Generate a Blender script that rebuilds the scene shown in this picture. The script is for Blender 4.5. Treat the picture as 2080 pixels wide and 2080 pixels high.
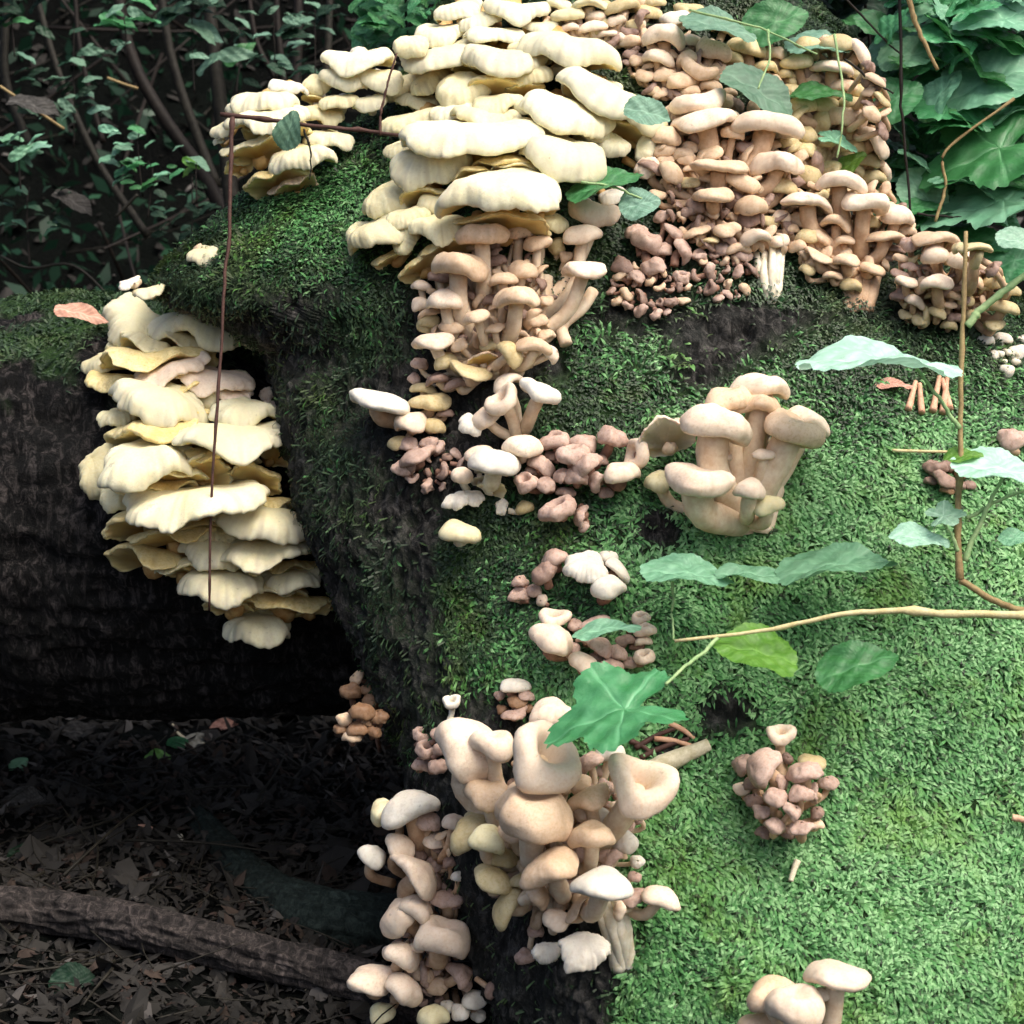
import bpy, math, random
import numpy as np
from mathutils import Vector, Matrix
from mathutils.bvhtree import BVHTree

random.seed(7); rng = np.random.default_rng(7)
for o in list(bpy.data.objects): bpy.data.objects.remove(o)
scene = bpy.context.scene
COL = scene.collection
R_ = math.radians

# ------------------------------------------------------------------ camera, world, sun, exposure
PITCH = R_(15.0)
D = 1.60                      # metres to the reference plane
HALF = 0.43                   # half width of the view there
S = 2*HALF/2080               # metres per photo unit at the reference plane
CAM = np.array([0.0, 0.0, 0.85])
AX = np.array([1.0, 0, 0])
AU = np.array([0, math.sin(PITCH), math.cos(PITCH)])
AB = np.array([0, -math.cos(PITCH), math.sin(PITCH)])   # towards the camera
cam_data = bpy.data.cameras.new('camera')
cam = bpy.data.objects.new('camera', cam_data); COL.objects.link(cam)
cam.location = CAM
cam.rotation_euler = (math.pi/2 - PITCH, 0, 0)
cam_data.sensor_width = 36; cam_data.lens = 18/(HALF/D)
cam_data.clip_start = 0.02; cam_data.clip_end = 400
scene.camera = cam
cam_data.dof.use_dof = True; cam_data.dof.focus_distance = 1.66; cam_data.dof.aperture_fstop = 14

SUN_EL, SUN_AZ = R_(62), R_(35)      # azimuth measured from +X (right) towards -Y (camera side)
world = bpy.data.worlds.new('World'); scene.world = world; world.use_nodes = True
nt = world.node_tree; nt.nodes.clear()
sky = nt.nodes.new('ShaderNodeTexSky'); sky.sky_type = 'NISHITA'; sky.sun_disc = False
sky.sun_elevation = SUN_EL
sky.sun_rotation = math.pi/2 + SUN_AZ
sky.air_density = 1.0; sky.dust_density = 8.0; sky.ozone_density = 1.0
bg = nt.nodes.new('ShaderNodeBackground'); bg.inputs[1].default_value = 0.11
wo = nt.nodes.new('ShaderNodeOutputWorld')
nt.links.new(sky.outputs[0], bg.inputs[0]); nt.links.new(bg.outputs[0], wo.inputs[0])
sd = bpy.data.lights.new('sun', 'SUN'); sd.energy = 1.35; sd.angle = R_(50); sd.color = (1.0, 0.97, 0.92)
sun = bpy.data.objects.new('sun', sd); COL.objects.link(sun)
sdir = Vector((math.cos(SUN_EL)*math.cos(SUN_AZ), -math.cos(SUN_EL)*math.sin(SUN_AZ), math.sin(SUN_EL)))
sun.rotation_euler = sdir.to_track_quat('Z', 'Y').to_euler(); sun.location = (2, -2, 4)
vs = scene.view_settings; vs.view_transform = 'Standard'; vs.look = 'None'; vs.gamma = 1
vs.use_curve_mapping = False; vs.exposure = 0.98

# ------------------------------------------------------------------ helpers
def P(x, y, d):
    """a point seen at photo position (x, y), d photo units nearer than the reference plane -> metres"""
    x = np.asarray(x, float); y = np.asarray(y, float); d = np.asarray(d, float)
    z = D - d*S
    a = (x-1040)/1040*HALF/D*z; b = -(y-1040)/1040*HALF/D*z
    return CAM + a[..., None]*AX + b[..., None]*AU - z[..., None]*AB
def to_cam(p):
    q = np.asarray(p) - CAM; z = -(q @ AB)
    return 1040 + (q @ AX)/z*D/HALF*1040, 1040 - (q @ AU)/z*D/HALF*1040, (D-z)/S
def C2W(v):                                   # camera-aligned offset in photo units -> metres
    v = np.asarray(v, float)*S
    return v[..., 0:1]*AX + v[..., 1:2]*AU + v[..., 2:3]*AB

def _h(ix, iy, iz):
    n = (ix*374761393 + iy*668265263 + iz*2147483647 % 1274126177) & 0xffffffff
    n = (ix.astype(np.uint64)*np.uint64(374761393) + iy.astype(np.uint64)*np.uint64(668265263) + iz.astype(np.uint64)*np.uint64(1274126177)) & np.uint64(0xffffffff)
    n = ((n ^ (n >> np.uint64(13)))*np.uint64(1274126177)) & np.uint64(0xffffffff)
    n = (n ^ (n >> np.uint64(16))) & np.uint64(0xffff)
    return n.astype(float)/32767.5 - 1
def vnoise(p):
    p = np.asarray(p, float) + 1000.0
    i = np.floor(p).astype(np.int64); f = p - i; f = f*f*(3-2*f)
    out = 0
    for a in (0, 1):
        for b in (0, 1):
            for c in (0, 1):
                w = (f[..., 0] if a else 1-f[..., 0])*(f[..., 1] if b else 1-f[..., 1])*(f[..., 2] if c else 1-f[..., 2])
                out = out + w*_h(i[..., 0]+a, i[..., 1]+b, i[..., 2]+c)
    return out
def fbm(p, o=4):
    s = 0; a = 1.0; t = 0
    for k in range(o):
        s = s + a*vnoise(np.asarray(p)*2**k + 17.3*k); t += a; a *= 0.5
    return s/t

def link_mesh(name, verts, faces, mat, parent=None, attrs=None, origin=None, smooth=True):
    me = bpy.data.meshes.new(name)
    verts = np.asarray(verts, float)
    if origin is not None: verts = verts - np.asarray(origin)
    faces = np.asarray(faces)
    n, m = len(verts), len(faces); k = faces.shape[1]
    me.vertices.add(n); me.vertices.foreach_set('co', verts.astype(np.float32).ravel())
    me.loops.add(m*k); me.loops.foreach_set('vertex_index', faces.astype(np.int32).ravel())
    me.polygons.add(m); me.polygons.foreach_set('loop_start', np.arange(0, m*k, k, dtype=np.int32))
    try: me.polygons.foreach_set('loop_total', np.full(m, k, dtype=np.int32))
    except Exception: pass
    me.polygons.foreach_set('use_smooth', np.full(m, smooth))
    me.update(calc_edges=True)
    if attrs:
        for an, av in attrs.items():
            at = me.attributes.new(an, 'FLOAT', 'POINT'); at.data.foreach_set('value', np.asarray(av, dtype=np.float32))
    me.materials.append(mat)
    o = bpy.data.objects.new(name, me); COL.objects.link(o)
    if origin is not None and parent is None: o.location = origin
    if parent is not None: o.parent = parent
    return o
def grid_faces(nu, nv, wrap_u=False):
    i = np.arange(nv-1)[:, None]*nu; j = np.arange(nu if wrap_u else nu-1)[None, :]
    j2 = (j+1) % nu
    return np.stack([i+j, i+j2, i+nu+j2, i+nu+j], -1).reshape(-1, 4)
def tag(o, label=None, cat=None, group=None, kind=None):
    if label: o['label'] = label
    if cat: o['category'] = cat
    if group: o['group'] = group
    if kind: o['kind'] = kind
    return o
def empty(name, loc):
    o = bpy.data.objects.new(name, None); o.empty_display_size = 0.01; COL.objects.link(o)
    o.location = loc; return o

def tube_arrays(pts, rad, sides=10, noise=0.0, seed=0):
    pts = np.asarray(pts, float); n = len(pts); rad = np.broadcast_to(np.asarray(rad, float), (n,))
    t = np.gradient(pts, axis=0); t /= np.linalg.norm(t, axis=1)[:, None]+1e-12
    ref = np.array([0.13, 0.31, 0.94]); a = np.cross(t, ref); a /= np.linalg.norm(a, axis=1)[:, None]+1e-9
    b = np.cross(t, a)
    th = np.arange(sides)/sides*2*math.pi
    rr = rad[:, None]*np.ones(sides)[None]
    if noise:
        q = np.stack([np.cos(th)[None]*1.5+np.zeros((n, 1)), np.sin(th)[None]*1.5+np.zeros((n, 1)), np.arange(n)[:, None]*0.45+np.zeros((1, sides))+seed*9.1], -1)
        rr = rr*(1+noise*fbm(q, 3))
    v = pts[:, None]+rr[..., None]*(np.cos(th)[None, :, None]*a[:, None]+np.sin(th)[None, :, None]*b[:, None])
    v = v.reshape(-1, 3); f = grid_faces(sides, n, True)
    # end caps (fans as degenerate quads avoided: ring to centre)
    c0 = len(v); v = np.vstack([v, pts[:1], pts[-1:]])
    j = np.arange(sides); j2 = (j+1) % sides
    e0 = np.stack([j2, j, np.full(sides, c0)], -1); e1 = np.stack([(n-1)*sides+j, (n-1)*sides+j2, np.full(sides, c0+1)], -1)
    tri = np.vstack([f[:, [0, 1, 2]], f[:, [0, 2, 3]], e0, e1])
    return v, tri
def smooth_path(ctrl, n=24):
    c = np.asarray(ctrl, float); m = len(c)
    c = np.vstack([2*c[0]-c[1], c, 2*c[-1]-c[-2]])
    out = []
    for k in range(n):
        t = k/(n-1)*(m-1); i = min(int(t), m-2); f = t-i
        p0, p1, p2, p3 = c[i], c[i+1], c[i+2], c[i+3]
        out.append(0.5*((2*p1)+(-p0+p2)*f+(2*p0-5*p1+4*p2-p3)*f*f+(-p0+3*p1-3*p2+p3)*f**3))
    return np.array(out)

# ------------------------------------------------------------------ materials
class NT:
    def __init__(s, name):
        s.m = bpy.data.materials.new(name); s.m.use_nodes = True; s.t = s.m.node_tree; s.t.nodes.clear()
        s.o = s.n('ShaderNodeOutputMaterial'); s.p = s.n('ShaderNodeBsdfPrincipled'); s.l(s.p.outputs[0], s.o.inputs[0])
    def n(s, k, **kw):
        x = s.t.nodes.new(k)
        for a, b in kw.items(): setattr(x, a, b)
        return x
    def l(s, a, b): s.t.links.new(a, b)
    def attr(s, name): return s.n('ShaderNodeAttribute', attribute_name=name).outputs['Fac']
    def noise(s, scale, detail=4, rough=0.6, vec=None, dist=0.0):
        x = s.n('ShaderNodeTexNoise'); x.inputs['Scale'].default_value = scale; x.inputs['Detail'].default_value = detail
        x.inputs['Roughness'].default_value = rough; x.inputs['Distortion'].default_value = dist
        if vec is None:
            vec = s.n('ShaderNodeTexCoord').outputs['Object']
        s.l(vec, x.inputs['Vector']); return x.outputs['Fac']
    def ramp(s, fac, stops, interp='LINEAR'):
        r = s.n('ShaderNodeValToRGB'); r.color_ramp.interpolation = interp
        e = r.color_ramp.elements
        while len(e) < len(stops): e.new(0.5)
        for el, (p, c) in zip(e, stops):
            el.position = p; el.color = (*c, 1) if len(c) == 3 else c
        s.l(fac, r.inputs[0]); return r.outputs[0]
    def mix(s, fac, a, b, mode='MIX'):
        x = s.n('ShaderNodeMix', data_type='RGBA', blend_type=mode)
        for sock, v in ((x.inputs['Factor'], fac), (x.inputs[6], a), (x.inputs[7], b)):
            if isinstance(v, (int, float)): sock.default_value = v
            elif isinstance(v, tuple): sock.default_value = (*v, 1)
            else: s.l(v, sock)
        return x.outputs[2]
    def math(s, op, a, b=0.0, clamp=False):
        x = s.n('ShaderNodeMath', operation=op, use_clamp=clamp)
        for sock, v in ((x.inputs[0], a), (x.inputs[1], b)):
            if isinstance(v, (int, float)): sock.default_value = v
            else: s.l(v, sock)
        return x.outputs[0]
    def bump(s, h, strength=0.3, dist=0.001):
        b = s.n('ShaderNodeBump'); b.inputs['Strength'].default_value = strength; b.inputs['Distance'].default_value = dist
        s.l(h, b.inputs['Height']); s.l(b.outputs[0], s.p.inputs['Normal'])
    def col(s, c):
        if isinstance(c, tuple): s.p.inputs['Base Color'].default_value = (*c, 1)
        else: s.l(c, s.p.inputs['Base Color'])

def mat_cap(name, edge, mid, speck, rough=0.6, sss=0.25):
    k = NT(name)
    rad = k.attr('rad'); tc = k.n('ShaderNodeTexCoord').outputs['Object']
    big = k.noise(28, 3, 0.6, tc); fine = k.noise(420, 4, 0.65, tc); spots = k.noise(190, 3, 0.6, tc)
    oi = k.n('ShaderNodeObjectInfo').outputs['Random']
    base = k.mix(k.math('MULTIPLY', rad, 0.95, True), mid, edge)
    base = k.mix(k.math('MULTIPLY', k.math('SUBTRACT', big, 0.42, True), 3.0, True), base, mid)
    hs = k.n('ShaderNodeHueSaturation'); k.l(base, hs.inputs['Color'])
    k.l(k.math('ADD', k.math('MULTIPLY', oi, 0.26), 0.84), hs.inputs['Value'])
    k.l(k.math('ADD', k.math('MULTIPLY', fine, 0.5), 0.75), hs.inputs['Saturation'])
    sp = k.ramp(spots, [(0.56, (0, 0, 0)), (0.70, (1, 1, 1))])
    st = k.attr('stria')
    c0 = k.mix(k.math('MULTIPLY', st, 0.75 if name in ('cap_white', 'cap_cream') else 0.5, True), hs.outputs[0], tuple(v*0.8 for v in speck))
    c = k.mix(k.math('MULTIPLY', sp, 0.35), c0, speck)
    c = k.mix(k.math('MULTIPLY', k.math('SUBTRACT', fine, 0.50, True), 2.2, True), c, speck)
    dirt = k.ramp(k.noise(75, 5, 0.75, tc), [(0.63, (0, 0, 0)), (0.70, (1, 1, 1))])
    c = k.mix(k.math('MULTIPLY', dirt, 0.5), c, tuple(v*0.35 for v in speck))
    k.col(c); k.p.inputs['Roughness'].default_value = rough
    k.p.inputs['Subsurface Weight'].default_value = sss
    k.p.inputs['Subsurface Radius'].default_value = (0.004, 0.0026, 0.0014); k.p.inputs['Subsurface Scale'].default_value = 0.6
    k.p.inputs['Specular IOR Level'].default_value = 0.3
    k.bump(k.math('ADD', k.math('MULTIPLY', fine, 0.6), k.math('MULTIPLY', spots, 1.0)), 0.35, 0.0010)
    return k.m
def mat_gill(name, edge, hub):
    k = NT(name); g = k.attr('rad')
    tc = k.n('ShaderNodeTexCoord').outputs['Object']
    c = k.mix(k.math('ADD', g, k.math('MULTIPLY', k.math('SUBTRACT', k.noise(60, 3, 0.6, tc), 0.5), 0.6), True), hub, edge)
    k.col(c); k.p.inputs['Roughness'].default_value = 0.7
    k.p.inputs['Subsurface Weight'].default_value = 0.3; k.p.inputs['Subsurface Radius'].default_value = (0.008, 0.004, 0.001)
    k.p.inputs['Subsurface Scale'].default_value = 0.6
    k.bump(k.noise(350, 3, 0.6, tc), 0.3, 0.001)
    return k.m
def mat_stem(name, a, b):
    k = NT(name); tc = k.n('ShaderNodeTexCoord').outputs['Object']
    n1 = k.noise(90, 4, 0.65, tc); n2 = k.noise(500, 3, 0.6, tc)
    k.col(k.mix(k.ramp(n1, [(0.35, (0, 0, 0)), (0.65, (1, 1, 1))]), a, b)); k.p.inputs['Roughness'].default_value = 0.7
    k.p.inputs['Subsurface Weight'].default_value = 0.15; k.p.inputs['Subsurface Radius'].default_value = (0.005, 0.003, 0.001); k.p.inputs['Subsurface Scale'].default_value = 0.5
    k.bump(n2, 0.35, 0.001); return k.m
TONE = {   # edge, mid, speck, words
 'white':  ((0.76, 0.73, 0.53), (0.77, 0.71, 0.42), (0.56, 0.50, 0.36), 'cream-white'),
 'cream':  ((0.72, 0.68, 0.45), (0.74, 0.66, 0.37), (0.56, 0.47, 0.26), 'pale-yellow'),
 'yellow': ((0.80, 0.70, 0.38), (0.78, 0.58, 0.20), (0.40, 0.28, 0.10), 'dull-yellow'),
 'beige':  ((0.80, 0.68, 0.53), (0.73, 0.57, 0.43), (0.54, 0.40, 0.28), 'beige'),
 'tan':    ((0.74, 0.57, 0.40), (0.62, 0.44, 0.28), (0.44, 0.30, 0.19), 'tan'),
 'olive':  ((0.62, 0.53, 0.31), (0.55, 0.43, 0.21), (0.36, 0.27, 0.12), 'olive-tan'),
 'pink':   ((0.58, 0.43, 0.35), (0.42, 0.28, 0.22), (0.20, 0.13, 0.10), 'pinkish-brown'),
 'brown':  ((0.36, 0.25, 0.20), (0.26, 0.17, 0.13), (0.12, 0.08, 0.06), 'dark-brown'),
 'rust':   ((0.34, 0.21, 0.12), (0.22, 0.12, 0.065), (0.12, 0.06, 0.03), 'rust-brown'),
 'chalk':  ((0.76, 0.73, 0.63), (0.72, 0.66, 0.54), (0.50, 0.44, 0.36), 'chalk-white'),
}
CAPM = {t: mat_cap('cap_'+t, *v[:3]) for t, v in TONE.items()}
GILLM = {'yellow': mat_gill('gill_yellow', (0.92, 0.74, 0.34), (0.74, 0.34, 0.05)),
         'tan': mat_gill('gill_tan', (0.62, 0.42, 0.26), (0.36, 0.16, 0.07)),
         'pale': mat_gill('gill_pale', (0.74, 0.68, 0.48), (0.46, 0.30, 0.13))}
STEMM = {'pale': mat_stem('stem_pale', (0.76, 0.64, 0.47), (0.60, 0.44, 0.29)),
         'tan': mat_stem('stem_tan', (0.60, 0.43, 0.28), (0.42, 0.26, 0.15)),
         'white': mat_stem('stem_white', (0.80, 0.76, 0.62), (0.60, 0.52, 0.36)),
         'gold': mat_stem('stem_gold', (0.68, 0.46, 0.18), (0.48, 0.24, 0.07)),
         'brown': mat_stem('stem_brown', (0.34, 0.19, 0.13), (0.18, 0.09, 0.06))}

def mat_bark(name, c0, c1, c2, mossy=True):
    k = NT(name); g = k.n('ShaderNodeNewGeometry').outputs['Position']
    mp = k.n('ShaderNodeMapping'); k.l(g, mp.inputs[0]); mp.inputs['Scale'].default_value = (1, 1, 0.4)
    n1 = k.noise(110, 7, 0.75, mp.outputs[0], 0.8); n2 = k.noise(12, 4, 0.6, g); n3 = k.noise(300, 4, 0.7, g)
    c = k.ramp(n1, [(0.34, c0), (0.5, c1), (0.68, c2)])
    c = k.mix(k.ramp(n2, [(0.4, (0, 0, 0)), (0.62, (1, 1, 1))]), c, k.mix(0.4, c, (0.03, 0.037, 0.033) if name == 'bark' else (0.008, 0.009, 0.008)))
    lich = k.ramp(k.noise(130, 5, 0.75, g), [(0.63, (0, 0, 0)), (0.70, (1, 1, 1))])
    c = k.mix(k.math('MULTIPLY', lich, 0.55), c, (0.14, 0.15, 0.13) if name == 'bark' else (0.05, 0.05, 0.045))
    if mossy:
        m = k.attr('moss')
        gm = k.ramp(n3, [(0.3, (0.015, 0.04, 0.013)), (0.7, (0.05, 0.11, 0.03))])
        c = k.mix(k.math('MULTIPLY', m, 1.1, True), c, gm)
    k.col(c); k.p.inputs['Roughness'].default_value = 0.8; k.p.inputs['Specular IOR Level'].default_value = 0.15
    k.bump(k.math('ADD', k.math('MULTIPLY', n1, 1.0), k.math('MULTIPLY', n3, 0.4)), 1.0, 0.007)
    return k.m
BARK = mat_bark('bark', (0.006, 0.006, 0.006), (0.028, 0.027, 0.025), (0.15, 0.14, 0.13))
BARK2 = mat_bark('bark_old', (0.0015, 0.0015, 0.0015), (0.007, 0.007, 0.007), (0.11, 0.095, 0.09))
def mat_moss(name, dark, mid, light, yel):
    k = NT(name); v = k.attr('var'); tip = k.attr('tip')
    g = k.n('ShaderNodeNewGeometry').outputs['Position']
    c = k.ramp(v, [(0.0, dark), (0.45, mid), (1.0, light)])
    patch = k.ramp(k.noise(14, 4, 0.65, g), [(0.52, (0, 0, 0)), (0.68, (1, 1, 1))])
    c = k.mix(k.math('MULTIPLY', patch, 0.6), c, yel)
    c = k.mix(k.math('MULTIPLY', tip, 0.75), k.mix(0.38, c, (0.03, 0.07, 0.025)), c)
    k.col(c); k.p.inputs['Roughness'].default_value = 0.5; k.p.inputs['Specular IOR Level'].default_value = 0.35
    tr = k.n('ShaderNodeBsdfTranslucent'); k.l(c, tr.inputs[0])
    ms = k.n('ShaderNodeMixShader'); ms.inputs[0].default_value = 0.25
    k.l(k.p.outputs[0], ms.inputs[1]); k.l(tr.outputs[0], ms.inputs[2]); k.l(ms.outputs[0], k.o.inputs[0])
    return k.m
MOSS = mat_moss('moss_bright', (0.03, 0.12, 0.035), (0.125, 0.36, 0.11), (0.34, 0.63, 0.28), (0.19, 0.36, 0.05))
MOSSD = mat_moss('moss_dark', (0.018, 0.034, 0.018), (0.055, 0.10, 0.045), (0.14, 0.24, 0.11), (0.10, 0.14, 0.03))  # darker copy for the shaded side: shade and drier moss in the colour
def mat_leaf(name, c, pale, rough=0.38, trans=0.25):
    k = NT(name); tc = k.n('ShaderNodeTexCoord').outputs['Object']
    v = k.attr('vein'); oi = k.n('ShaderNodeObjectInfo').outputs['Random']
    n = k.noise(5, 5, 0.65, tc); n2 = k.noise(40, 4, 0.7, tc)
    a = k.mix(k.ramp(n, [(0.35, (0, 0, 0)), (0.7, (1, 1, 1))]), c, pale)
    a = k.mix(k.math('MULTIPLY', v, 0.6), a, tuple(min(1, q*1.5+0.06) for q in pale))
    a = k.mix(k.ramp(n2, [(0.62, (0, 0, 0)), (0.7, (0.5, 0.5, 0.5))]), a, tuple(q*0.5 for q in c))
    hs = k.n('ShaderNodeHueSaturation'); k.l(a, hs.inputs['Color'])
    k.l(k.math('ADD', k.math('MULTIPLY', oi, 0.5), 0.75), hs.inputs['Value'])
    k.l(k.math('ADD', k.math('MULTIPLY', oi, 0.03), 0.485), hs.inputs['Hue'])
    a = hs.outputs[0]
    k.col(a); k.p.inputs['Roughness'].default_value = rough; k.p.inputs['Specular IOR Level'].default_value = 0.12 if rough > .55 or name == 'leaf_dark' else 0.5
    k.bump(k.math('ADD', n2, k.math('MULTIPLY', v, -1.0)), 0.35, 0.002)
    tr = k.n('ShaderNodeBsdfTranslucent'); k.l(a, tr.inputs[0])
    ms = k.n('ShaderNodeMixShader'); ms.inputs[0].default_value = trans
    k.l(k.p.outputs[0], ms.inputs[1]); k.l(tr.outputs[0], ms.inputs[2]); k.l(ms.outputs[0], k.o.inputs[0])
    return k.m
LEAF = {'vivid': mat_leaf('leaf_fresh', (0.035, 0.20, 0.055), (0.10, 0.33, 0.14), 0.3),
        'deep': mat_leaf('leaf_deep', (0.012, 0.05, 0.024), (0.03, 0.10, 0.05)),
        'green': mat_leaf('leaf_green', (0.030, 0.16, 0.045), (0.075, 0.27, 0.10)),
        'pale': mat_leaf('leaf_pale', (0.25, 0.48, 0.33), (0.42, 0.64, 0.50), 0.45),  # sky gloss on these leaves is put into the pale colour
        'mint': mat_leaf('leaf_mint', (0.12, 0.32, 0.18), (0.22, 0.45, 0.28), 0.4),
        'grey': mat_leaf('leaf_grey_green', (0.10, 0.22, 0.14), (0.17, 0.32, 0.22), 0.5),
        'lime': mat_leaf('leaf_lime', (0.09, 0.24, 0.025), (0.15, 0.32, 0.045), 0.4, 0.4),
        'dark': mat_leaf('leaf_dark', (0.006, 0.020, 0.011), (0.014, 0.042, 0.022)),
        'dry': mat_leaf('leaf_dry', (0.025, 0.018, 0.014), (0.07, 0.052, 0.042), 0.7, 0.1),
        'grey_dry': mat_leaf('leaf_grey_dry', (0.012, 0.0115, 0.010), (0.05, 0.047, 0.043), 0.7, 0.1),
        'ash': mat_leaf('leaf_ash', (0.08, 0.075, 0.068), (0.16, 0.15, 0.14), 0.7, 0.1),
        'bleached': mat_leaf('leaf_bleached', (0.30, 0.29, 0.22), (0.42, 0.42, 0.36), 0.6, 0.1),
        'rose': mat_leaf('leaf_rose', (0.45, 0.22, 0.15), (0.62, 0.38, 0.28), 0.6, 0.15)}
def mat_twig(name, a, b):
    k = NT(name); g = k.n('ShaderNodeNewGeometry').outputs['Position']
    k.col(k.mix(k.ramp(k.noise(120, 4, 0.7, g), [(0.35, (0, 0, 0)), (0.65, (1, 1, 1))]), a, b))
    k.p.inputs['Specular IOR Level'].default_value = 0.2; k.p.inputs['Roughness'].default_value = 0.6; k.bump(k.noise(500, 3, 0.6, g), 0.4, 0.001); return k.m
TW = {'dark': mat_twig('twig_dark', (0.05, 0.025, 0.02), (0.09, 0.045, 0.035)),
      'brown': mat_twig('twig_brown', (0.22, 0.15, 0.07), (0.34, 0.26, 0.12)),
      'green': mat_twig('twig_green', (0.20, 0.34, 0.14), (0.34, 0.46, 0.22)),
      'straw': mat_twig('twig_straw', (0.50, 0.42, 0.20), (0.62, 0.56, 0.32)),
      'grey': mat_twig('twig_grey', (0.008, 0.007, 0.005), (0.024, 0.022, 0.016)),
      'black': mat_twig('twig_black', (0.007, 0.005, 0.004), (0.016, 0.012, 0.009)),
      'rose': mat_twig('twig_rose', (0.50, 0.26, 0.16), (0.66, 0.42, 0.28)),
      'wood': mat_twig('pale_wood', (0.46, 0.40, 0.25), (0.68, 0.62, 0.46))}
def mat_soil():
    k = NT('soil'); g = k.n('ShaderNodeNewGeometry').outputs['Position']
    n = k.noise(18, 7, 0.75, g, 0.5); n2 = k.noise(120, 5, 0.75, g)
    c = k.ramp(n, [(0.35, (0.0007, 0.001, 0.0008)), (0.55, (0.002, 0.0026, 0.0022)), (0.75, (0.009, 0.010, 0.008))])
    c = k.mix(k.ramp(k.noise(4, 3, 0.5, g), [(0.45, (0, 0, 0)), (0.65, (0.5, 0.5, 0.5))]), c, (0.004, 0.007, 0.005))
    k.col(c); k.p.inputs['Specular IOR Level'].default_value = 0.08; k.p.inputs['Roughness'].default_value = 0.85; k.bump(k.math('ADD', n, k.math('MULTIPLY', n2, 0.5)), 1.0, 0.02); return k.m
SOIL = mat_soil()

# ------------------------------------------------------------------ the great mossy log
def tab(y, t):
    a = np.array(t, float); return np.interp(y, a[:, 0], a[:, 1])
XL = [(-350, 1180), (-100, 960), (60, 880), (150, 830), (260, 740), (300, 690), (360, 590), (400, 520), (450, 450), (520, 370), (580, 310), (620, 340), (660, 440), (720, 545), (900, 572), (1050, 605), (1150, 645), (1280, 700), (1400, 765), (1500, 815), (1650, 860), (1850, 945), (2000, 1000), (2100, 1020), (3200, 1150)]
XR = [(-350, 1420), (-100, 1550), (0, 1640), (100, 1740), (300, 1800), (450, 1850), (520, 1960), (600, 2060), (700, 2200), (900, 2500), (1200, 2800), (2100, 3200), (3200, 3300)]
DF = [(-350, -1000), (0, -640), (300, -440), (600, -270), (1000, -60), (1400, 110), (2000, 330), (2600, 420), (3200, 430)]
BB = [(-350, 120), (0, 300), (400, 380), (3200, 420)]
def ss(a, b, x):
    t = np.clip((x-a)/(b-a), 0, 1); return t*t*(3-2*t)
def blob(x, y, cx, cy, rx, ry): return np.exp(-(((x-cx)/rx)**2+((y-cy)/ry)**2))
def moss_mask(x, y, p):
    """where moss covers the bark (a property of the surface), 0..1, and how bright it is coloured"""
    n = fbm(p/0.045, 4); n2 = fbm(p/0.018+5, 3)
    edge = tab(y, [(0, 800), (500, 700), (600, 1050), (900, 1050), (1100, 830), (1300, 930), (1450, 1000), (1700, 1120), (1900, 1230), (2080, 1290), (3000, 1500)])
    m = ss(-60, 90, x-edge+120*n)
    m = np.maximum(m, 1.4*blob(x, y, 640, 430, 260, 135))
    m = np.maximum(m, 0.55*blob(x, y, 730, 600, 170, 130)); m = np.maximum(m, 0.26*blob(x, y, 700, 850, 110, 260)); m = np.maximum(m, 0.6*blob(x, y, 400, 560, 170, 70)); m = np.maximum(m, 0.25*blob(x, y, 800, 1250, 110, 260))
    for bx, by, rx, ry, s in ((1460, 700, 150, 55, 1.0), (1530, 640, 110, 40, .8), (1400, 770, 90, 30, .8), (1340, 1075, 60, 55, 1.0), (1480, 1440, 70, 70, 1.0), (1250, 640, 120, 60, .7),
                              (950, 830, 140, 90, .9), (1200, 1060, 150, 40, .5), (1060, 1960, 250, 100, .9), (1880, 800, 60, 60, .5), (1350, 1520, 60, 50, .9), (1750, 640, 180, 35, .5), (1480, 330, 140, 190, .9), (1690, 260, 130, 180, 1.), (1740, 480, 130, 110, .9), (1920, 570, 100, 80, .9), (1000, 620, 110, 130, .9), (1370, 140, 90, 80, .8), (1110, 1700, 110, 170, .8), (1250, 50, 120, 70, .8), (1180, 950, 120, 50, .6), (1320, 560, 90, 60, .8), (1580, 1620, 60, 80, .5)):
        m = m - s*blob(x, y, bx, by, rx, ry)
    m = np.clip(m+0.35*n+0.15*n2-0.08, 0, 1)
    vivid = ss(1000, 1500, x+0.45*(y-900)+160*n)*ss(620, 1000, y+90*n)  # low on the shaded left, so shade is coloured in with drier moss
    vivid = np.maximum(vivid, 0.55*blob(x, y, 1300, 700, 170, 80)); vivid = np.maximum(vivid, 0.75*blob(x, y, 690, 400, 230, 130))
    return m, np.clip(vivid, 0, 1)
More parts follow.
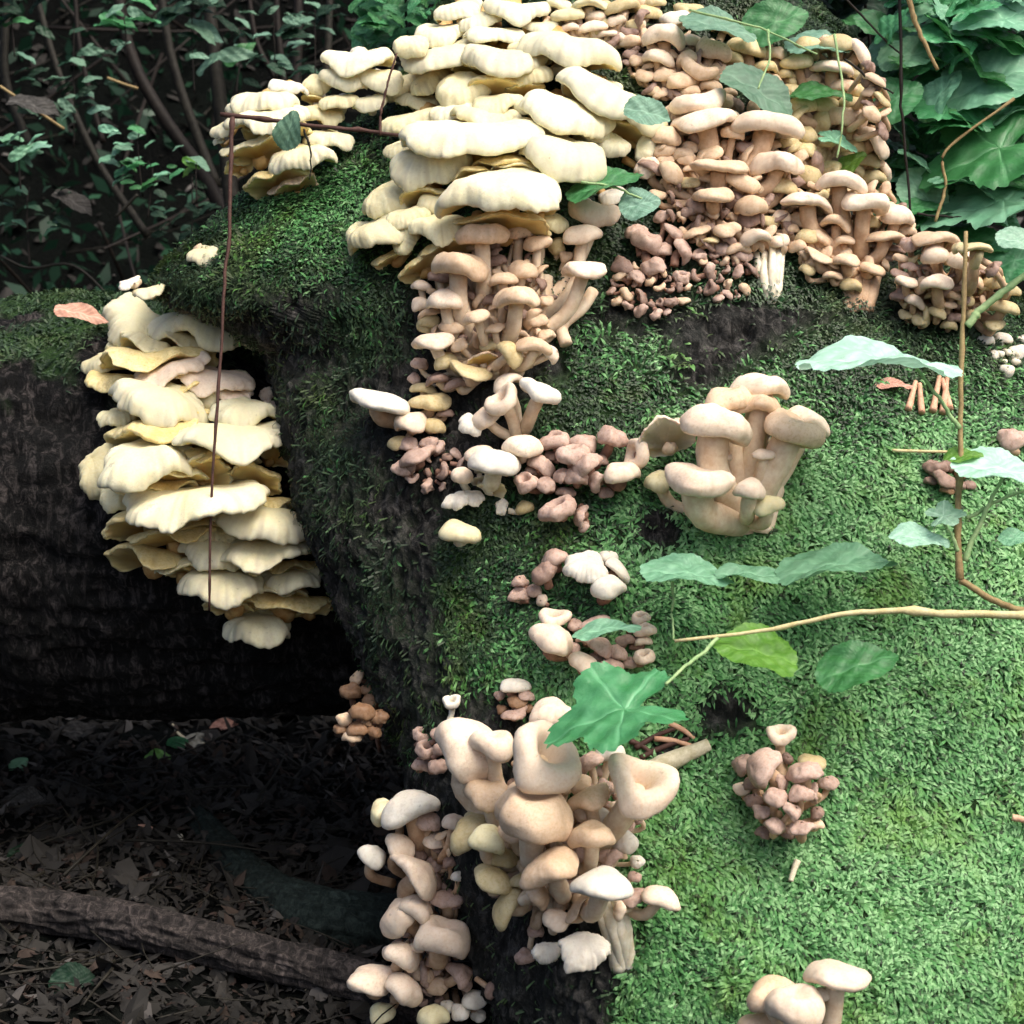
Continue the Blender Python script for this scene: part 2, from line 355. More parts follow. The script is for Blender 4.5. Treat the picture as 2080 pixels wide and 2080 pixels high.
def log_grid(nth, ny, fine):
    tf = np.linspace(math.pi, 0, nth)          # front, left to right
    tb = np.linspace(0, -math.pi, max(12, nth//10))[1:-1]
    th = np.concatenate([tf, tb]); y = np.concatenate([np.linspace(-350, 2200, ny), np.linspace(2230, 3200, max(8, ny//12))])
    xl, xr, df, b = (tab(y, t)[:, None] for t in (XL, XR, DF, BB))
    # smooth the silhouette tables a little
    a = (xr-xl)/2; cx = (xr+xl)/2
    c, s = np.cos(th)[None], np.sin(th)[None]
    x = cx + a*np.sign(c)*np.abs(c)**0.8; d = df - b + b*np.sign(s)*np.abs(s)**0.85
    yy = y[:, None] + 0*c
    p = P(x, yy, d)
    du = np.roll(p, -1, 1)-np.roll(p, 1, 1); dv = np.gradient(p, axis=0)
    nrm = np.cross(dv, du); nrm /= np.linalg.norm(nrm, axis=2)[..., None]+1e-12
    cen = p.mean(axis=1, keepdims=True); sg = np.sign((nrm*(p-cen)).sum()); nrm *= sg
    h = 0.016*fbm(p/0.16, 3) + 0.006*fbm(p/0.05+3, 3)
    if fine:
        m, fr = moss_mask(x, yy, p)
        q = p.copy(); q[..., 2] *= 0.28
        ridg = 1-np.abs(fbm(q/0.016+9, 4))*2.2
        h = h + (1-m)*(0.010*ridg-0.005) + (1-m)*0.005*fbm(p/0.007, 3) + m*(0.0045*fbm(p/0.02+7, 3)+0.002*fbm(p/0.006, 2))
    else: m = fr = None
    return x, yy, p+h[..., None]*nrm, nrm, m, fr, len(th)
gx, gy, gp, gn, gm, gf, NU = log_grid(560, 430, True)
NV = gp.shape[0]
faces = grid_faces(NU, NV, True)
vv = gp.reshape(-1, 3)
log = link_mesh('mossy_log', vv, faces, BARK, attrs={'moss': gm.ravel()}, origin=P(1500, 2400, 0))
for rx in (0,):
    pass
tag(log, 'huge fallen mossy log with dark bark flank, covered in mushroom clusters', 'log')

cx_, cy_, cp_, _, _, _, cNU = log_grid(150, 150, False)
BV1 = BVHTree.FromPolygons([tuple(v) for v in cp_.reshape(-1, 3)], [tuple(int(i) for i in f) for f in grid_faces(cNU, cp_.shape[0], True)])

# second log behind
def back_log_grid(nth, nx, fine):
    th = np.linspace(0, 2*math.pi, nth, endpoint=False); xs = np.linspace(-900, 1150, nx)
    X, T = np.meshgrid(xs, th, indexing='ij')
    yc = 1035 + 0.03*(X-300); r = 405 - 0.03*(X-300) + 12*np.sin(X/170)
    dc = -1130 + 0.10*(X-300)
    base = P(X, yc, dc); k = (D-dc*S)/D
    off = C2W(np.stack([0*X, np.cos(T)*r*k, np.sin(T)*r*k*0.95], -1)); nrm = off/np.linalg.norm(off, axis=2)[..., None]
    p = base+off
    h = 0.02*fbm(p/0.15+4, 3) + 0.007*fbm(p/0.05, 3)
    m = None
    if fine:
        up = nrm[..., 2]; n = fbm(p/0.05, 3)
        m = np.clip(ss(0.78, 1.0, up+0.45*n), 0, 1)*0.85
        q = p.copy(); q[..., 0] *= 0.3
        h = h + (1-m)*0.010*(1-np.abs(fbm(q/0.018, 4))*2) + 0.003*fbm(p/0.008, 3)
    return X, p+h[..., None]*nrm, nrm, m
bX, bp, bn, bm = back_log_grid(240, 330, True)
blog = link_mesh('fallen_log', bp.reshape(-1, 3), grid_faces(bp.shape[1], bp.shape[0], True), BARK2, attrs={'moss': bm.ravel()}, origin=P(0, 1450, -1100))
tag(blog, 'dark shadowed fallen log behind, moss along its top, holding shelf mushrooms', 'log')
_, c2, _, _ = back_log_grid(60, 80, False)
BV2 = BVHTree.FromPolygons([tuple(v) for v in c2.reshape(-1, 3)], [tuple(int(i) for i in f) for f in grid_faces(60, 80, True)])

def hit(x, y, which=0):
    """depth of the log surface at a photo position, or None"""
    o = Vector(CAM); t = Vector(P(x, y, 0)); dr = (t-o).normalized()
    best = None
    for b in ((BV1, BV2), (BV1,), (BV2,))[which]:
        loc, n, i, dist = b.ray_cast(o, dr)
        if loc is not None and (best is None or dist < best[1]): best = (np.array(loc), dist, np.array(n))
    if best is None: return None
    return float(to_cam(best[0])[2]), best[0], best[2]

# moss blades -------------------------------------------------------------
def moss_blades(name, gp, gn, wgt, vivid, count, length, width, mat, parent, wrap, seed, lay=0.55, drift=(0.5, -0.6)):
    r = np.random.default_rng(seed)
    nv, nu = gp.shape[:2]
    a = np.roll(gp, -1, 1)-gp; b = np.zeros_like(gp); b[:-1] = gp[1:]-gp[:-1]
    area = np.linalg.norm(np.cross(a, b), axis=2)
    tocam = CAM-gp; tocam /= np.linalg.norm(tocam, axis=2)[..., None]
    face = (gn*tocam).sum(-1)
    w = area*wgt*(face > -0.35); w[-1] = 0
    if not wrap: w[:, -1] = 0
    cs = np.cumsum(w.ravel()); idx = np.searchsorted(cs, r.random(count)*cs[-1]); idx = np.clip(idx, 0, nv*nu-1)
    i, j = idx//nu, idx % nu; i2 = np.minimum(i+1, nv-1); j2 = (j+1) % nu
    u, v = r.random(count)[:, None], r.random(count)[:, None]
    p = gp[i, j]*(1-u)*(1-v)+gp[i, j2]*u*(1-v)+gp[i2, j]*(1-u)*v+gp[i2, j2]*u*v
    n = gn[i, j]; f = vivid[i, j]
    rnd = r.normal(size=(count, 3)); 
    cl = np.stack([fbm(p/0.02+k*31, 2) for k in range(3)], -1)*2.4
    t = rnd*0.75+cl+drift[0]*AX+drift[1]*AU; t -= (t*n).sum(1)[:, None]*n; t /= np.linalg.norm(t, axis=1)[:, None]+1e-9
    sd_ = np.cross(n, t)
    L = length*(0.6+0.8*r.random(count))[:, None]; W = width*(0.7+0.6*r.random(count))[:, None]
    up = (0.25+0.6*r.random(count))[:, None]*(1-lay)*2
    p0 = p-n*0.0008; p1 = p+(t*0.62+n*up*0.72)*L; p2 = p+(t*1.0+n*(up*0.7))*L
    V = np.stack([p0-sd_*W*.25, p0+sd_*W*.25, p1-sd_*W*.5+n*W*.15, p1+sd_*W*.5+n*W*.15, p2], 1).reshape(-1, 3)
    k = np.arange(count)[:, None]*5
    F = np.concatenate([k+np.array([0, 1, 3]), k+np.array([0, 3, 2]), k+np.array([2, 3, 4])])
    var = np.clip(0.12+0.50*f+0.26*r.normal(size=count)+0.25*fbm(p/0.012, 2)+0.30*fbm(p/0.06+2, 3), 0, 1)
    o = link_mesh(name, V, F, mat, parent=parent, attrs={'var': np.repeat(var, 5), 'tip': np.tile([0, 0, .75, .75, 1.0], count)}, origin=np.array(parent.location), smooth=False)
    o['kind'] = 'stuff'; return o
dens = np.clip(gm*1.2-0.12, 0, 1)
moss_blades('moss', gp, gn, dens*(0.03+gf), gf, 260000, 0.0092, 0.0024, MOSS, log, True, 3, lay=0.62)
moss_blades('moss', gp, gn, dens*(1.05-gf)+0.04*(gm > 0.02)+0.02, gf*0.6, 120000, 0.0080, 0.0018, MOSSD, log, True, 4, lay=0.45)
moss_blades('moss', bp, bn, np.clip(bm, 0, 1), bm*0.3, 16000, 0.010, 0.0022, MOSSD, blog, True, 5)

# ------------------------------------------------------------------ mushrooms
PROF = {
 'bun':   [(0, 1.0), (.3, .98), (.6, .88), (.82, .70), (.95, .48), (1, .28), (.96, .10), (.84, 0), (.72, .05), (.55, .22), (.3, .34), (0, .36)],
 'dip':   [(0, .78), (.2, .82), (.45, .96), (.66, .98), (.86, .80), (.98, .52), (1, .34), (.95, .12), (.84, 0), (.70, .05), (.5, .2), (.25, .28), (0, .28)],
 'ring':  [(0, -.55), (.12, -.4), (.24, .35), (.48, .94), (.66, 1.0), (.86, .82), (.98, .52), (1, .3), (.93, .08), (.8, 0), (.5, -.1), (0, -.6)],
 'cup':   [(0, -.50), (.10, -.40), (.20, .05), (.38, .72), (.60, 1.0), (.84, .92), (.96, .66), (1, .40), (.94, .14), (.76, .0), (.5, -.2), (0, -.45)],
 'shelf': [(0, .92), (.3, 1.0), (.58, .99), (.80, .88), (.93, .66), (.99, .38), (1, .16), (.975, .0), (.93, .02)],
 'gill':  [(0, .92), (.3, .96), (.55, .90), (.78, .72), (.92, .46), (.99, .26), (1, .16), (.97, .06), (.93, .07)],
}
def prof(kind, n):
    c = PROF[kind]; pts = smooth_path([(a, b, 0) for a, b in c], n)
    pts[:, 0] = np.clip(pts[:, 0], 0, None); pts[0, 0] = 0
    return pts[:, 0], pts[:, 1]
def make_cap(w, h, rot, kind, seed, tilt=None, frill=1.0, rough=False):
    r = np.random.default_rng(seed)
    shelf = kind in ('shelf', 'gill')
    big = w > 90
    nth = (96 if big else 56) if shelf else (48 if big else (30 if w > 35 else 22)); npf = (26 if big else 18) if not shelf else 18
    pr, pz = prof(kind, npf)
    L = (0.78 if shelf else 0.92)*w
    if kind == 'ring': T = 0.42*w; L = w*0.95
    elif kind == 'cup': w = w*.9; h = h*.9; T = 0.28*w; L = w
    elif kind == 'gill': T = min(0.22*w, 0.5*h)
    elif shelf: T = min((0.22 if frill > .6 else 0.27)*w, 0.55*h)
    else: T = min(0.50*w, 0.72*h)
    if tilt is None:
        tau = math.asin(max(-0.2, min(0.93, (h-T*0.95)/L)))
        if kind == 'gill': tau = -math.asin(max(0.1, min(0.9, (h-T)/L)))
    else: tau = R_(tilt)
    th = np.arange(nth)/nth*2*math.pi
    o = 1+sum(a*np.cos(k*th+r.uniform(0, 6.28)) for k, a in ((2, r.uniform(.02, .12)), (3, r.uniform(.02, .10)), (4, r.uniform(0, .05)), (5, r.uniform(0, .04))))
    if shelf:
        o = 1+(o-1)*(.45+.55*frill)
        o += frill*0.028*np.sin(th*r.integers(9, 14)+r.uniform(0, 6)) + frill*0.024*np.sin(th*r.integers(19, 31)+r.uniform(0, 6)) + frill*0.035*np.sin(th*5+r.uniform(0, 6))
    ox, oy = np.cos(th)*w/2, np.sin(th)*L/2
    hub = 0.55*L/2 if shelf else 0.0
    R1 = pr[:, None]
    x = R1*o[None]*ox[None]; y = R1*o[None]*oy[None]+(1-R1)*hub
    sad = ((r.uniform(.07, .15) if kind == 'cup' else r.uniform(.02, .11)) if not shelf else r.uniform(.02, .07))*w
    z = T*pz[:, None]*(1.25 if kind == 'cup' else 1)+sad*R1**2*np.cos(2*th+(r.uniform(-.4, .4) if kind == 'cup' else r.uniform(0, 6.28)))[None]+0.025*w*R1**2*np.cos(3*th+r.uniform(0, 6.28))[None]
    if shelf:
        fl = (np.cos(th*r.integers(23, 37)+r.uniform(0, 3)+1.5*np.sin(th*3+r.uniform(0, 6)))*(0.5+0.5*np.sin(th*4+r.uniform(0, 6))))[None]*(1 if r.random() < .6 else .35)*(.4+.6*frill)
        z = z + T*0.05*fl*R1**5 + frill*0.045*w*R1**3*np.sin(5*th+r.uniform(0, 6))[None]
        z = z - 0.10*w*np.clip(-y/(L/2), 0, 1)**2
    q = np.stack([x/w*3+seed % 97, y/w*3+0*z, z/w*3], -1)
    ro = 1.9 if rough else 1.0; nn = fbm(q*(1.3 if rough else 1), 3); sc = 1+0.13*ro*nn
    if shelf: sc = sc*(1+0.022*fl*R1**6)
    x, y, z = x*sc, y*sc, (z-T*.4)*(1+0.2*ro*nn)+(0.035*w*fbm(q*1.8+5, 3)*R1)+0.006*w*fbm(q*7, 2)
    m = np.stack([x, z*math.cos(tau)+y*math.sin(tau), z*math.sin(tau)-y*math.cos(tau)], -1)
    bend = 0 if shelf or kind in ('ring', 'cup') or w < 1.35*h else r.uniform(-.28, .22)
    m[..., 1] += bend*(m[..., 0]**2/w-0.05*w)
    ca, sa = math.cos(R_(rot)), math.sin(R_(rot))
    def rz(v): return np.stack([v[..., 0]*ca-v[..., 1]*sa, v[..., 0]*sa+v[..., 1]*ca, v[..., 2]], -1)
    V = rz(m)
    rad = np.where(np.arange(npf)[:, None] <= np.argmax(pr), R1, 2-R1)*np.ones(nth)[None]
    sn = fbm(np.stack([np.cos(th)*(9 if shelf else 5), np.sin(th)*(9 if shelf else 5), 0*th+seed*3.3], -1), 3)
    stria = np.clip(0.12+1.3*sn, 0, 1)[None]*np.clip((np.minimum(R1, 1)-.35)/.6, 0, 1)**1.5
    out = {'st': (stria+0*x).ravel(), 'V': V.reshape(-1, 3), 'F': grid_faces(nth, npf, True), 'rad': np.clip(rad, 0, 2).ravel()}
    axis = rz(np.array([0, math.cos(tau), math.sin(tau)])); root = rz(np.array([0, hub*math.sin(tau)*.9, -hub*.9*math.cos(tau)])) - axis*T*0.25
    out['axis'], out['root'] = axis, root
    out['fl'] = None
    if shelf:      # gills: ridged underside from lip to hub
        ng = nth*2; tg = np.arange(ng)/ng*2*math.pi; lipi = npf-1
        lip = np.stack([x[lipi], y[lipi], z[lipi]], -1)
        ii = np.arange(ng)/2; i0 = ii.astype(int) % nth; i1 = (i0+1) % nth; f = (ii % 1)[:, None]
        lp = lip[i0]*(1-f)+lip[i1]*f
        hb = np.array([0, hub*1.05, -T*.15-0.04*w])
        G = []; rr = np.linspace(1, 0.06, 9)
        for k, s in enumerate(rr):
            pt = lp*s+hb*(1-s); bul = (s*(1-s))*4
            pt = pt + np.array([0, 0, 1.0])*(T*0.34*bul*(0.6)) - np.array([0, 0, 1.0])*(0.018*w*np.where(np.arange(ng) % 2 == 0, 1, -0.4)[:, None]*min(1, bul*1.6))
            G.append(pt)
        G = np.array(G); gmm = np.stack([G[..., 0], G[..., 2]*math.cos(tau)+G[..., 1]*math.sin(tau), G[..., 2]*math.sin(tau)-G[..., 1]*math.cos(tau)], -1)
        out['G'] = rz(gmm).reshape(-1, 3); out['GF'] = grid_faces(ng, 9, True); out['grad'] = np.repeat(rr, ng)
    return out
ORD = ['', 'second', 'third', 'fourth', 'fifth', 'sixth', 'seventh', 'eighth', 'ninth', 'tenth', 'eleventh', 'twelfth', 'thirteenth', 'fourteenth']
def label_clump(ent, desc):
    """labels that single out each mushroom of a clump by look first, then by its place in the clump"""
    n = len(ent); lab = [None]*n; xs = np.array([e['x'] for e in ent]); ys = np.array([e['y'] for e in ent]); ar = np.array([e['w']*e['h'] for e in ent])
    def word(e):
        shape = {'ring': 'ringlike ', 'cup': 'hollow ', 'dip': 'dimpled ', 'gill': 'gill-showing '}.get(e['kind'], '')
        return shape + TONE[e['tone']][3]
    if n == 1: return [f"lone {word(ent[0])} mushroom {desc}"]
    def give(i, txt):
        if lab[i] is None: lab[i] = txt
    ol = np.argsort(-ar)
    give(int(ol[0]), f"largest, {word(ent[ol[0]])} mushroom of {desc}")
    if n > 3: give(int(ol[1]), f"second largest, {word(ent[ol[1]])} mushroom of {desc}")
    ks = {}
    for i, e in enumerate(ent): ks.setdefault(e['tone'], []).append(i)
    for t, l in ks.items():
        if len(l) == 1 and lab[l[0]] is None: lab[l[0]] = f"only {word(ent[l[0]])} mushroom of {desc}"
    for arr, txt in ((xs, 'leftmost'), (-xs, 'rightmost'), (ys, 'topmost'), (-ys, 'lowest')):
        i = int(np.argmin(arr))
        give(i, f"{txt}, {word(ent[i])} mushroom of {desc}")
    if any(l is None for l in lab):
        allo = sorted(range(n), key=lambda i: ys[i]); span = np.ptp(ys)+1; wid = np.ptp(xs)+1
        nr = max(1, min(9, int(round(math.sqrt(n*span/wid))))); rows = np.array_split(allo, nr)
        for ri, row in enumerate(rows):
            row = sorted(row, key=lambda i: xs[i])
            for ci, i in enumerate(row):
                if lab[i] is None:
                    rown = '' if nr == 1 else f" {'top' if ri == 0 else 'bottom' if ri == nr-1 else ORD[ri]} row,"
                    cj = len(row)-1-ci
                    if ci <= cj: cn = ('first' if ci == 0 else ORD[ci] if ci < len(ORD) else 'middle') + ' from left'
                    else: cn = ('last' if cj == 0 else ORD[cj]) + ' from right'
                    if cj == 0: cn = 'far right'
                    if ci == 0: cn = 'far left'
                    lab[i] = f"{word(ent[i])} mushroom, {cn},{rown} {desc}"
    return lab
SEED = [100]
def fill(cx, cy, rx, ry, n, s0, s1, tone, kinds=('bun', 'ring', 'cup', 'ring'), avoid=()):
    r = random.Random(int(cx*7+cy)); out = []; n = int(n); tries = 0
    while len(out) < n and tries < 4000:
        tries += 1; a = r.uniform(0, 6.28); q = math.sqrt(r.random()); x = cx+rx*q*math.cos(a); y = cy+ry*q*math.sin(a)
        s = r.uniform(s0, s1)
        if any((x-o[0])**2+(y-o[1])**2 < (0.42*(s+o[2]))**2 for o in out+list(avoid)): continue
        out.append((round(x), round(y), round(s*r.uniform(.85, 1.5)), round(s*r.uniform(.45, .9)), round(r.uniform(-80, 80)), r.choice(kinds), r.choice((tone, tone, 'brown', 'brown', 'tan'))))
    return out
QUEUE = []
def clump(desc, group, base, tone, stem, txt, out=30, which=0, dfall=None, extra=(), stems=True, gill='yellow', kind='bun', f=0.6, depth_add=0, frill=1.0, grow=1.0, thick=1.0):
    ent = []
    for line in [l for l in txt.replace(';', '\n').split('\n') if l.strip()]:
        a = line.split(); e = dict(x=float(a[0]), y=float(a[1]), w=float(a[2]), h=float(a[3]), rot=0.0, kind=kind, tone=tone, tilt=None, add=0.0)
        for b in a[4:]:
            if b in PROF: e['kind'] = b
            elif b in TONE: e['tone'] = b
            elif b[0] == 't': e['tilt'] = float(b[1:])
            elif b[0] == 'd': e['add'] = float(b[1:])
            else: e['rot'] = float(b)
        ent.append(e)
    for q in extra: ent.append(dict(x=q[0], y=q[1], w=q[2], h=q[3], rot=q[4], kind=q[5], tone=q[6], tilt=None, add=0.0))
    labs = label_clump(ent, desc)
    mx = np.mean([e['x'] for e in ent]); my = np.mean([e['y'] for e in ent])
    rx = max(abs(e['x']-mx) for e in ent)+20; ry = max(abs(e['y']-my) for e in ent)+20
    hb = hit(*base, which); bd = hb[0] if hb else dfall
    for e, lb in zip(ent, labs):
        SEED[0] += 1
        jr = random.Random(SEED[0]); big_ = e['w'] > 85
        e['w'] *= grow*jr.uniform(.97, 1.05) if big_ else grow*jr.uniform(.88, 1.16); e['h'] *= grow*(jr.uniform(.95, 1.05) if big_ else jr.uniform(.85, 1.15)); e['rot'] += jr.uniform(-4, 4) if big_ else jr.uniform(-16, 16)
        QUEUE.append(dict(e=e, lb=lb, sd=SEED[0], which=which, dfall=dfall, bd=bd, mx=mx, my=my, rx=rx, ry=ry, out=out, depth_add=depth_add,
                          group=group, base=base, f=f, stem=stem, gill=gill, stems=stems, frill=frill, thick=thick))
    return ent

clump('the stack on the dark log', 'cream shelf mushrooms stacked on the dark left log', (400, 950), 'white', 'gold', '''
280 659 128 98 -32 shelf d40; 431 664 198 66 -6 shelf d60; 322 728 190 62 4 gill yellow d-10; 250 700 60 30 10 shelf cream; 214 732 84 38 12 shelf cream d10; 226 772 80 26 12 shelf yellow d10
345 750 150 34 14 shelf beige d35; 425 764 150 36 -14 shelf beige d20; 471 770 66 36 15 shelf cream d10; 319 812 158 72 -14 shelf d60; 413 806 52 66 60 shelf d50; 471 803 74 28 -8 shelf beige d30; 496 834 124 46 -5 shelf d60
541 800 32 32 20 shelf beige d20; 556 826 34 24 -20 shelf beige d30; 318 880 176 90 6 gill yellow d0; 471 880 212 46 -2 shelf d50; 300 935 176 84 6 shelf d70; 205 953 92 96 35 shelf cream d30
409 955 122 96 0 gill cream d25; 520 967 112 70 -10 gill yellow d15; 320 990 140 44 2 gill yellow; 391 1018 246 58 6 shelf d60; 280 1058 134 82 20 gill yellow d10; 400 1060 150 60 0 gill yellow d-20
533 1054 170 62 -12 shelf d70; 500 1085 120 46 -8 gill yellow d20; 308 1130 146 60 -8 gill yellow d5; 442 1112 124 62 -5 shelf d40; 543 1112 168 36 -1 shelf d60; 587 1148 104 34 0 gill yellow d20
400 1150 120 50 0 gill yellow d-20; 453 1180 158 54 -4 shelf d50; 594 1172 118 34 2 shelf d60; 585 1222 150 52 -6 gill yellow d40; 470 1228 90 40 0 gill yellow d10; 525 1272 136 58 -4 shelf d60; 630 1235 80 44 10 gill yellow d20
360 845 130 40 4 gill yellow d20; 240 845 70 34 10 shelf cream d20; 450 925 150 44 -4 gill yellow d25; 350 960 130 40 0 gill cream d40; 250 1000 80 60 20 shelf cream d30; 460 1000 120 40 6 shelf cream d20; 350 1085 150 46 4 gill yellow d30; 430 1080 90 36 -6 shelf cream d40; 540 1020 100 40 -8 gill yellow d20; 370 1150 110 40 -4 gill cream d35; 500 1150 100 34 0 gill yellow d30; 560 1195 110 34 0 gill cream d40; 480 1215 110 36 -4 gill yellow d30; 380 690 120 44 -8 gill cream d40; 300 700 110 50 -20 gill cream d30; 560 925 60 50 -20 gill yellow d10; 380 790 100 36 8 gill yellow d30
''', out=70, dfall=-760, which=2, grow=1.14)
clump('the small ledge set', 'small cream mushrooms on the mossy ledge', (400, 560), 'cream', 'pale', '''
412 517 66 38 18 shelf white; 300 592 62 24 25 shelf white; 262 574 42 16 8 shelf chalk''', out=5, dfall=-560)
clump('the clump above the green ledge', 'cream shelf mushrooms above the mossy ledge', (600, 340), 'white', 'gold', '''
587 176 68 26 0 shelf chalk; 540 204 132 46 4 shelf d10; 493 217 64 32 15 shelf d20; 545 240 152 44 8 shelf d30; 456 262 54 34 22 shelf d10; 560 262 130 50 0 gill yellow; 665 282 88 40 -8 shelf d20; 655 232 84 44 -8 shelf cream
518 300 120 60 14 gill cream d25; 485 335 52 46 30 gill yellow d10; 612 320 124 56 8 shelf d50; 560 362 120 56 10 gill yellow d20; 600 375 90 40 10 gill tan; 446 286 26 14 0 shelf''', out=30, dfall=-620, grow=1.1)
clump('the clump behind the upright twig', 'white mushrooms behind the hanging twig', (740, 240), 'white', 'white', '''
728 120 150 46 0 shelf; 700 160 92 56 -4 shelf d15; 770 160 96 54 -8 shelf d20; 645 170 66 48 10 shelf cream d10; 690 205 70 34 0 shelf cream d25; 752 208 64 32 0 shelf d30; 824 172 84 54 10 shelf cream d10; 850 205 90 36 -4 shelf cream d20; 640 200 50 30 0 gill yellow''', out=25, dfall=-640, frill=0.4)
clump('the great cream bank on top', 'large cream oyster mushrooms on top of the log', (1030, 300), 'white', 'gold', '''
932 20 100 46 14 shelf; 1048 20 136 46 -2 shelf d5; 972 42 92 46 8 shelf d10; 892 70 100 54 8 shelf; 1001 70 134 42 -3 shelf d20; 1098 56 74 32 0 shelf; 836 92 66 50 10 shelf cream
1153 100 198 76 -8 shelf d30; 892 114 168 50 8 shelf d30; 1032 120 186 60 -6 shelf d40; 985 135 120 50 0 gill yellow; 1075 152 100 48 8 shelf cream d45; 938 180 120 84 12 shelf cream d45; 1003 178 120 76 10 gill yellow d25; 1152 138 66 42 0 shelf; 1184 152 74 34 -14 shelf cream d10
1243 200 238 74 -24 shelf d20; 1150 230 212 78 -18 shelf d45; 1078 212 84 44 8 shelf cream d50; 1070 180 90 50 8 gill yellow d20; 850 242 158 46 12 shelf cream; 990 236 160 44 -4 shelf cream d20; 952 276 276 84 -2 shelf d60; 1142 314 196 88 -14 shelf d75
874 334 162 88 4 shelf d70; 1022 386 240 98 1 shelf d110; 1243 293 76 52 -6 shelf d40; 1184 283 46 32 0 shelf cream d20; 1309 302 54 62 60 shelf d20; 1312 340 54 46 50 shelf beige d20; 1270 265 110 60 -20 gill yellow; 1030 335 150 50 0 gill yellow d30
787 403 116 70 22 shelf cream d30; 881 412 80 42 0 shelf cream d50; 860 395 100 50 10 gill yellow d30; 768 468 146 62 28 shelf cream d45; 823 488 66 62 50 shelf cream d60; 888 462 118 58 6 shelf cream d60; 905 500 120 50 14 gill yellow d30; 850 540 96 56 30 gill yellow d20; 794 522 76 40 30 gill yellow d10
1026 448 190 44 0 gill yellow d50; 1128 452 66 46 -4 shelf cream d40; 1243 398 56 40 10 shelf chalk
1010 210 110 44 6 shelf cream d40; 920 225 90 40 10 shelf d30; 1100 262 110 40 -12 shelf cream d55; 1080 100 90 40 0 shelf cream d25; 950 88 80 36 6 shelf cream d20; 1200 262 90 40 -20 shelf cream d40; 820 300 90 40 14 shelf cream d50; 1050 342 100 34 -6 gill cream d75; 960 352 90 40 8 gill yellow d80; 830 440 90 44 18 shelf cream d55; 1060 160 80 44 -10 gill yellow d30; 870 165 80 40 14 shelf cream d15; 1220 170 90 36 -24 shelf cream d10; 730 470 70 40 34 shelf cream d30; 960 455 90 40 0 gill cream d70; 1100 420 70 40 0 gill yellow d60''', out=60, dfall=-520, gill='yellow', frill=0.6, grow=1.0)
clump('the small caps at top edge', 'small pale mushrooms along the top edge', (1220, 100), 'beige', 'pale', '''
1153 33 72 34 dip cream; 1135 12 54 30 cream; 1196 11 72 28 cream; 1211 33 48 26; 1204 56 54 28; 1252 43 44 32; 1265 14 68 34 olive; 1316 25 50 38 olive; 1372 38 64 30 chalk; 1160 58 50 26; 1235 70 44 24; 1262 78 40 30; 1290 50 40 28 olive; 1330 5 60 30 olive; 1400 20 60 30 olive''', extra=fill(1240, 50, 130, 50, 34, 22, 40, 'olive', ('bun','bun','dip')), out=25)
clump('the knobbly bunch near top leaves', 'knobbly tan mushrooms below the top leaves', (1385, 190), 'tan', 'tan', '''
1350 76 90 60 -8 beige dip; 1280 84 58 42 4 ring; 1338 118 64 40 -14 beige; 1294 124 36 32; 1405 84 44 34 beige; 1447 104 62 52 -20 dip; 1420 146 74 60 -30 cup; 1395 120 54 42 30; 1380 165 60 42; 1350 155 44 34; 1440 175 50 36; 1310 155 44 32; 1400 185 40 30; 1330 185 40 30; 1280 110 36 30 brown; 1460 140 40 50; 1365 190 36 26 brown; 1470 60 50 30 olive''', extra=fill(1370, 130, 95, 70, 35, 22, 38, 'tan', ('bun','bun','dip')), out=35)
clump('the tall column right of centre', 'tan mushrooms in the tall column right of centre', (1440, 420), 'tan', 'tan', '''
1418 212 116 46 14 beige dip; 1470 206 46 46; 1434 246 140 52 10 beige; 1556 256 136 56 -8 beige dip d15; 1490 270 46 42 d40; 1352 276 64 58 d20; 1384 226 62 50; 1348 304 46 40; 1380 262 50 44; 1442 314 70 34; 1394 321 44 38; 1460 341 112 38 2 d20; 1520 338 36 36; 1579 334 100 58 0 dip beige d25
1508 371 70 44 -10 d20; 1447 398 94 40 6 d20; 1525 419 76 44 -12 d25; 1476 468 58 38 d15; 1413 472 54 26 6; 1532 483 66 40 4 beige d20; 1582 490 44 34 beige d15; 1363 350 54 46 -35 d15; 1388 312 46 32; 1420 282 40 30 ring brown; 1512 300 42 30 brown ring; 1590 380 60 44 olive; 1400 430 40 26 brown; 1445 435 34 26; 1560 450 40 26 olive; 1478 296 34 40; 1440 364 44 24; 1400 372 40 30 olive; 1490 440 36 22; 1350 325 34 30; 1608 300 44 30 olive; 1540 385 30 26; 1500 505 44 26; 1440 490 40 20 olive''', extra=fill(1440, 330, 120, 170, 60, 24, 40, 'tan', ('bun','bun','dip'))+fill(1560, 420, 60, 90, 20, 24, 38, 'tan', ('bun','bun','dip')), out=45)
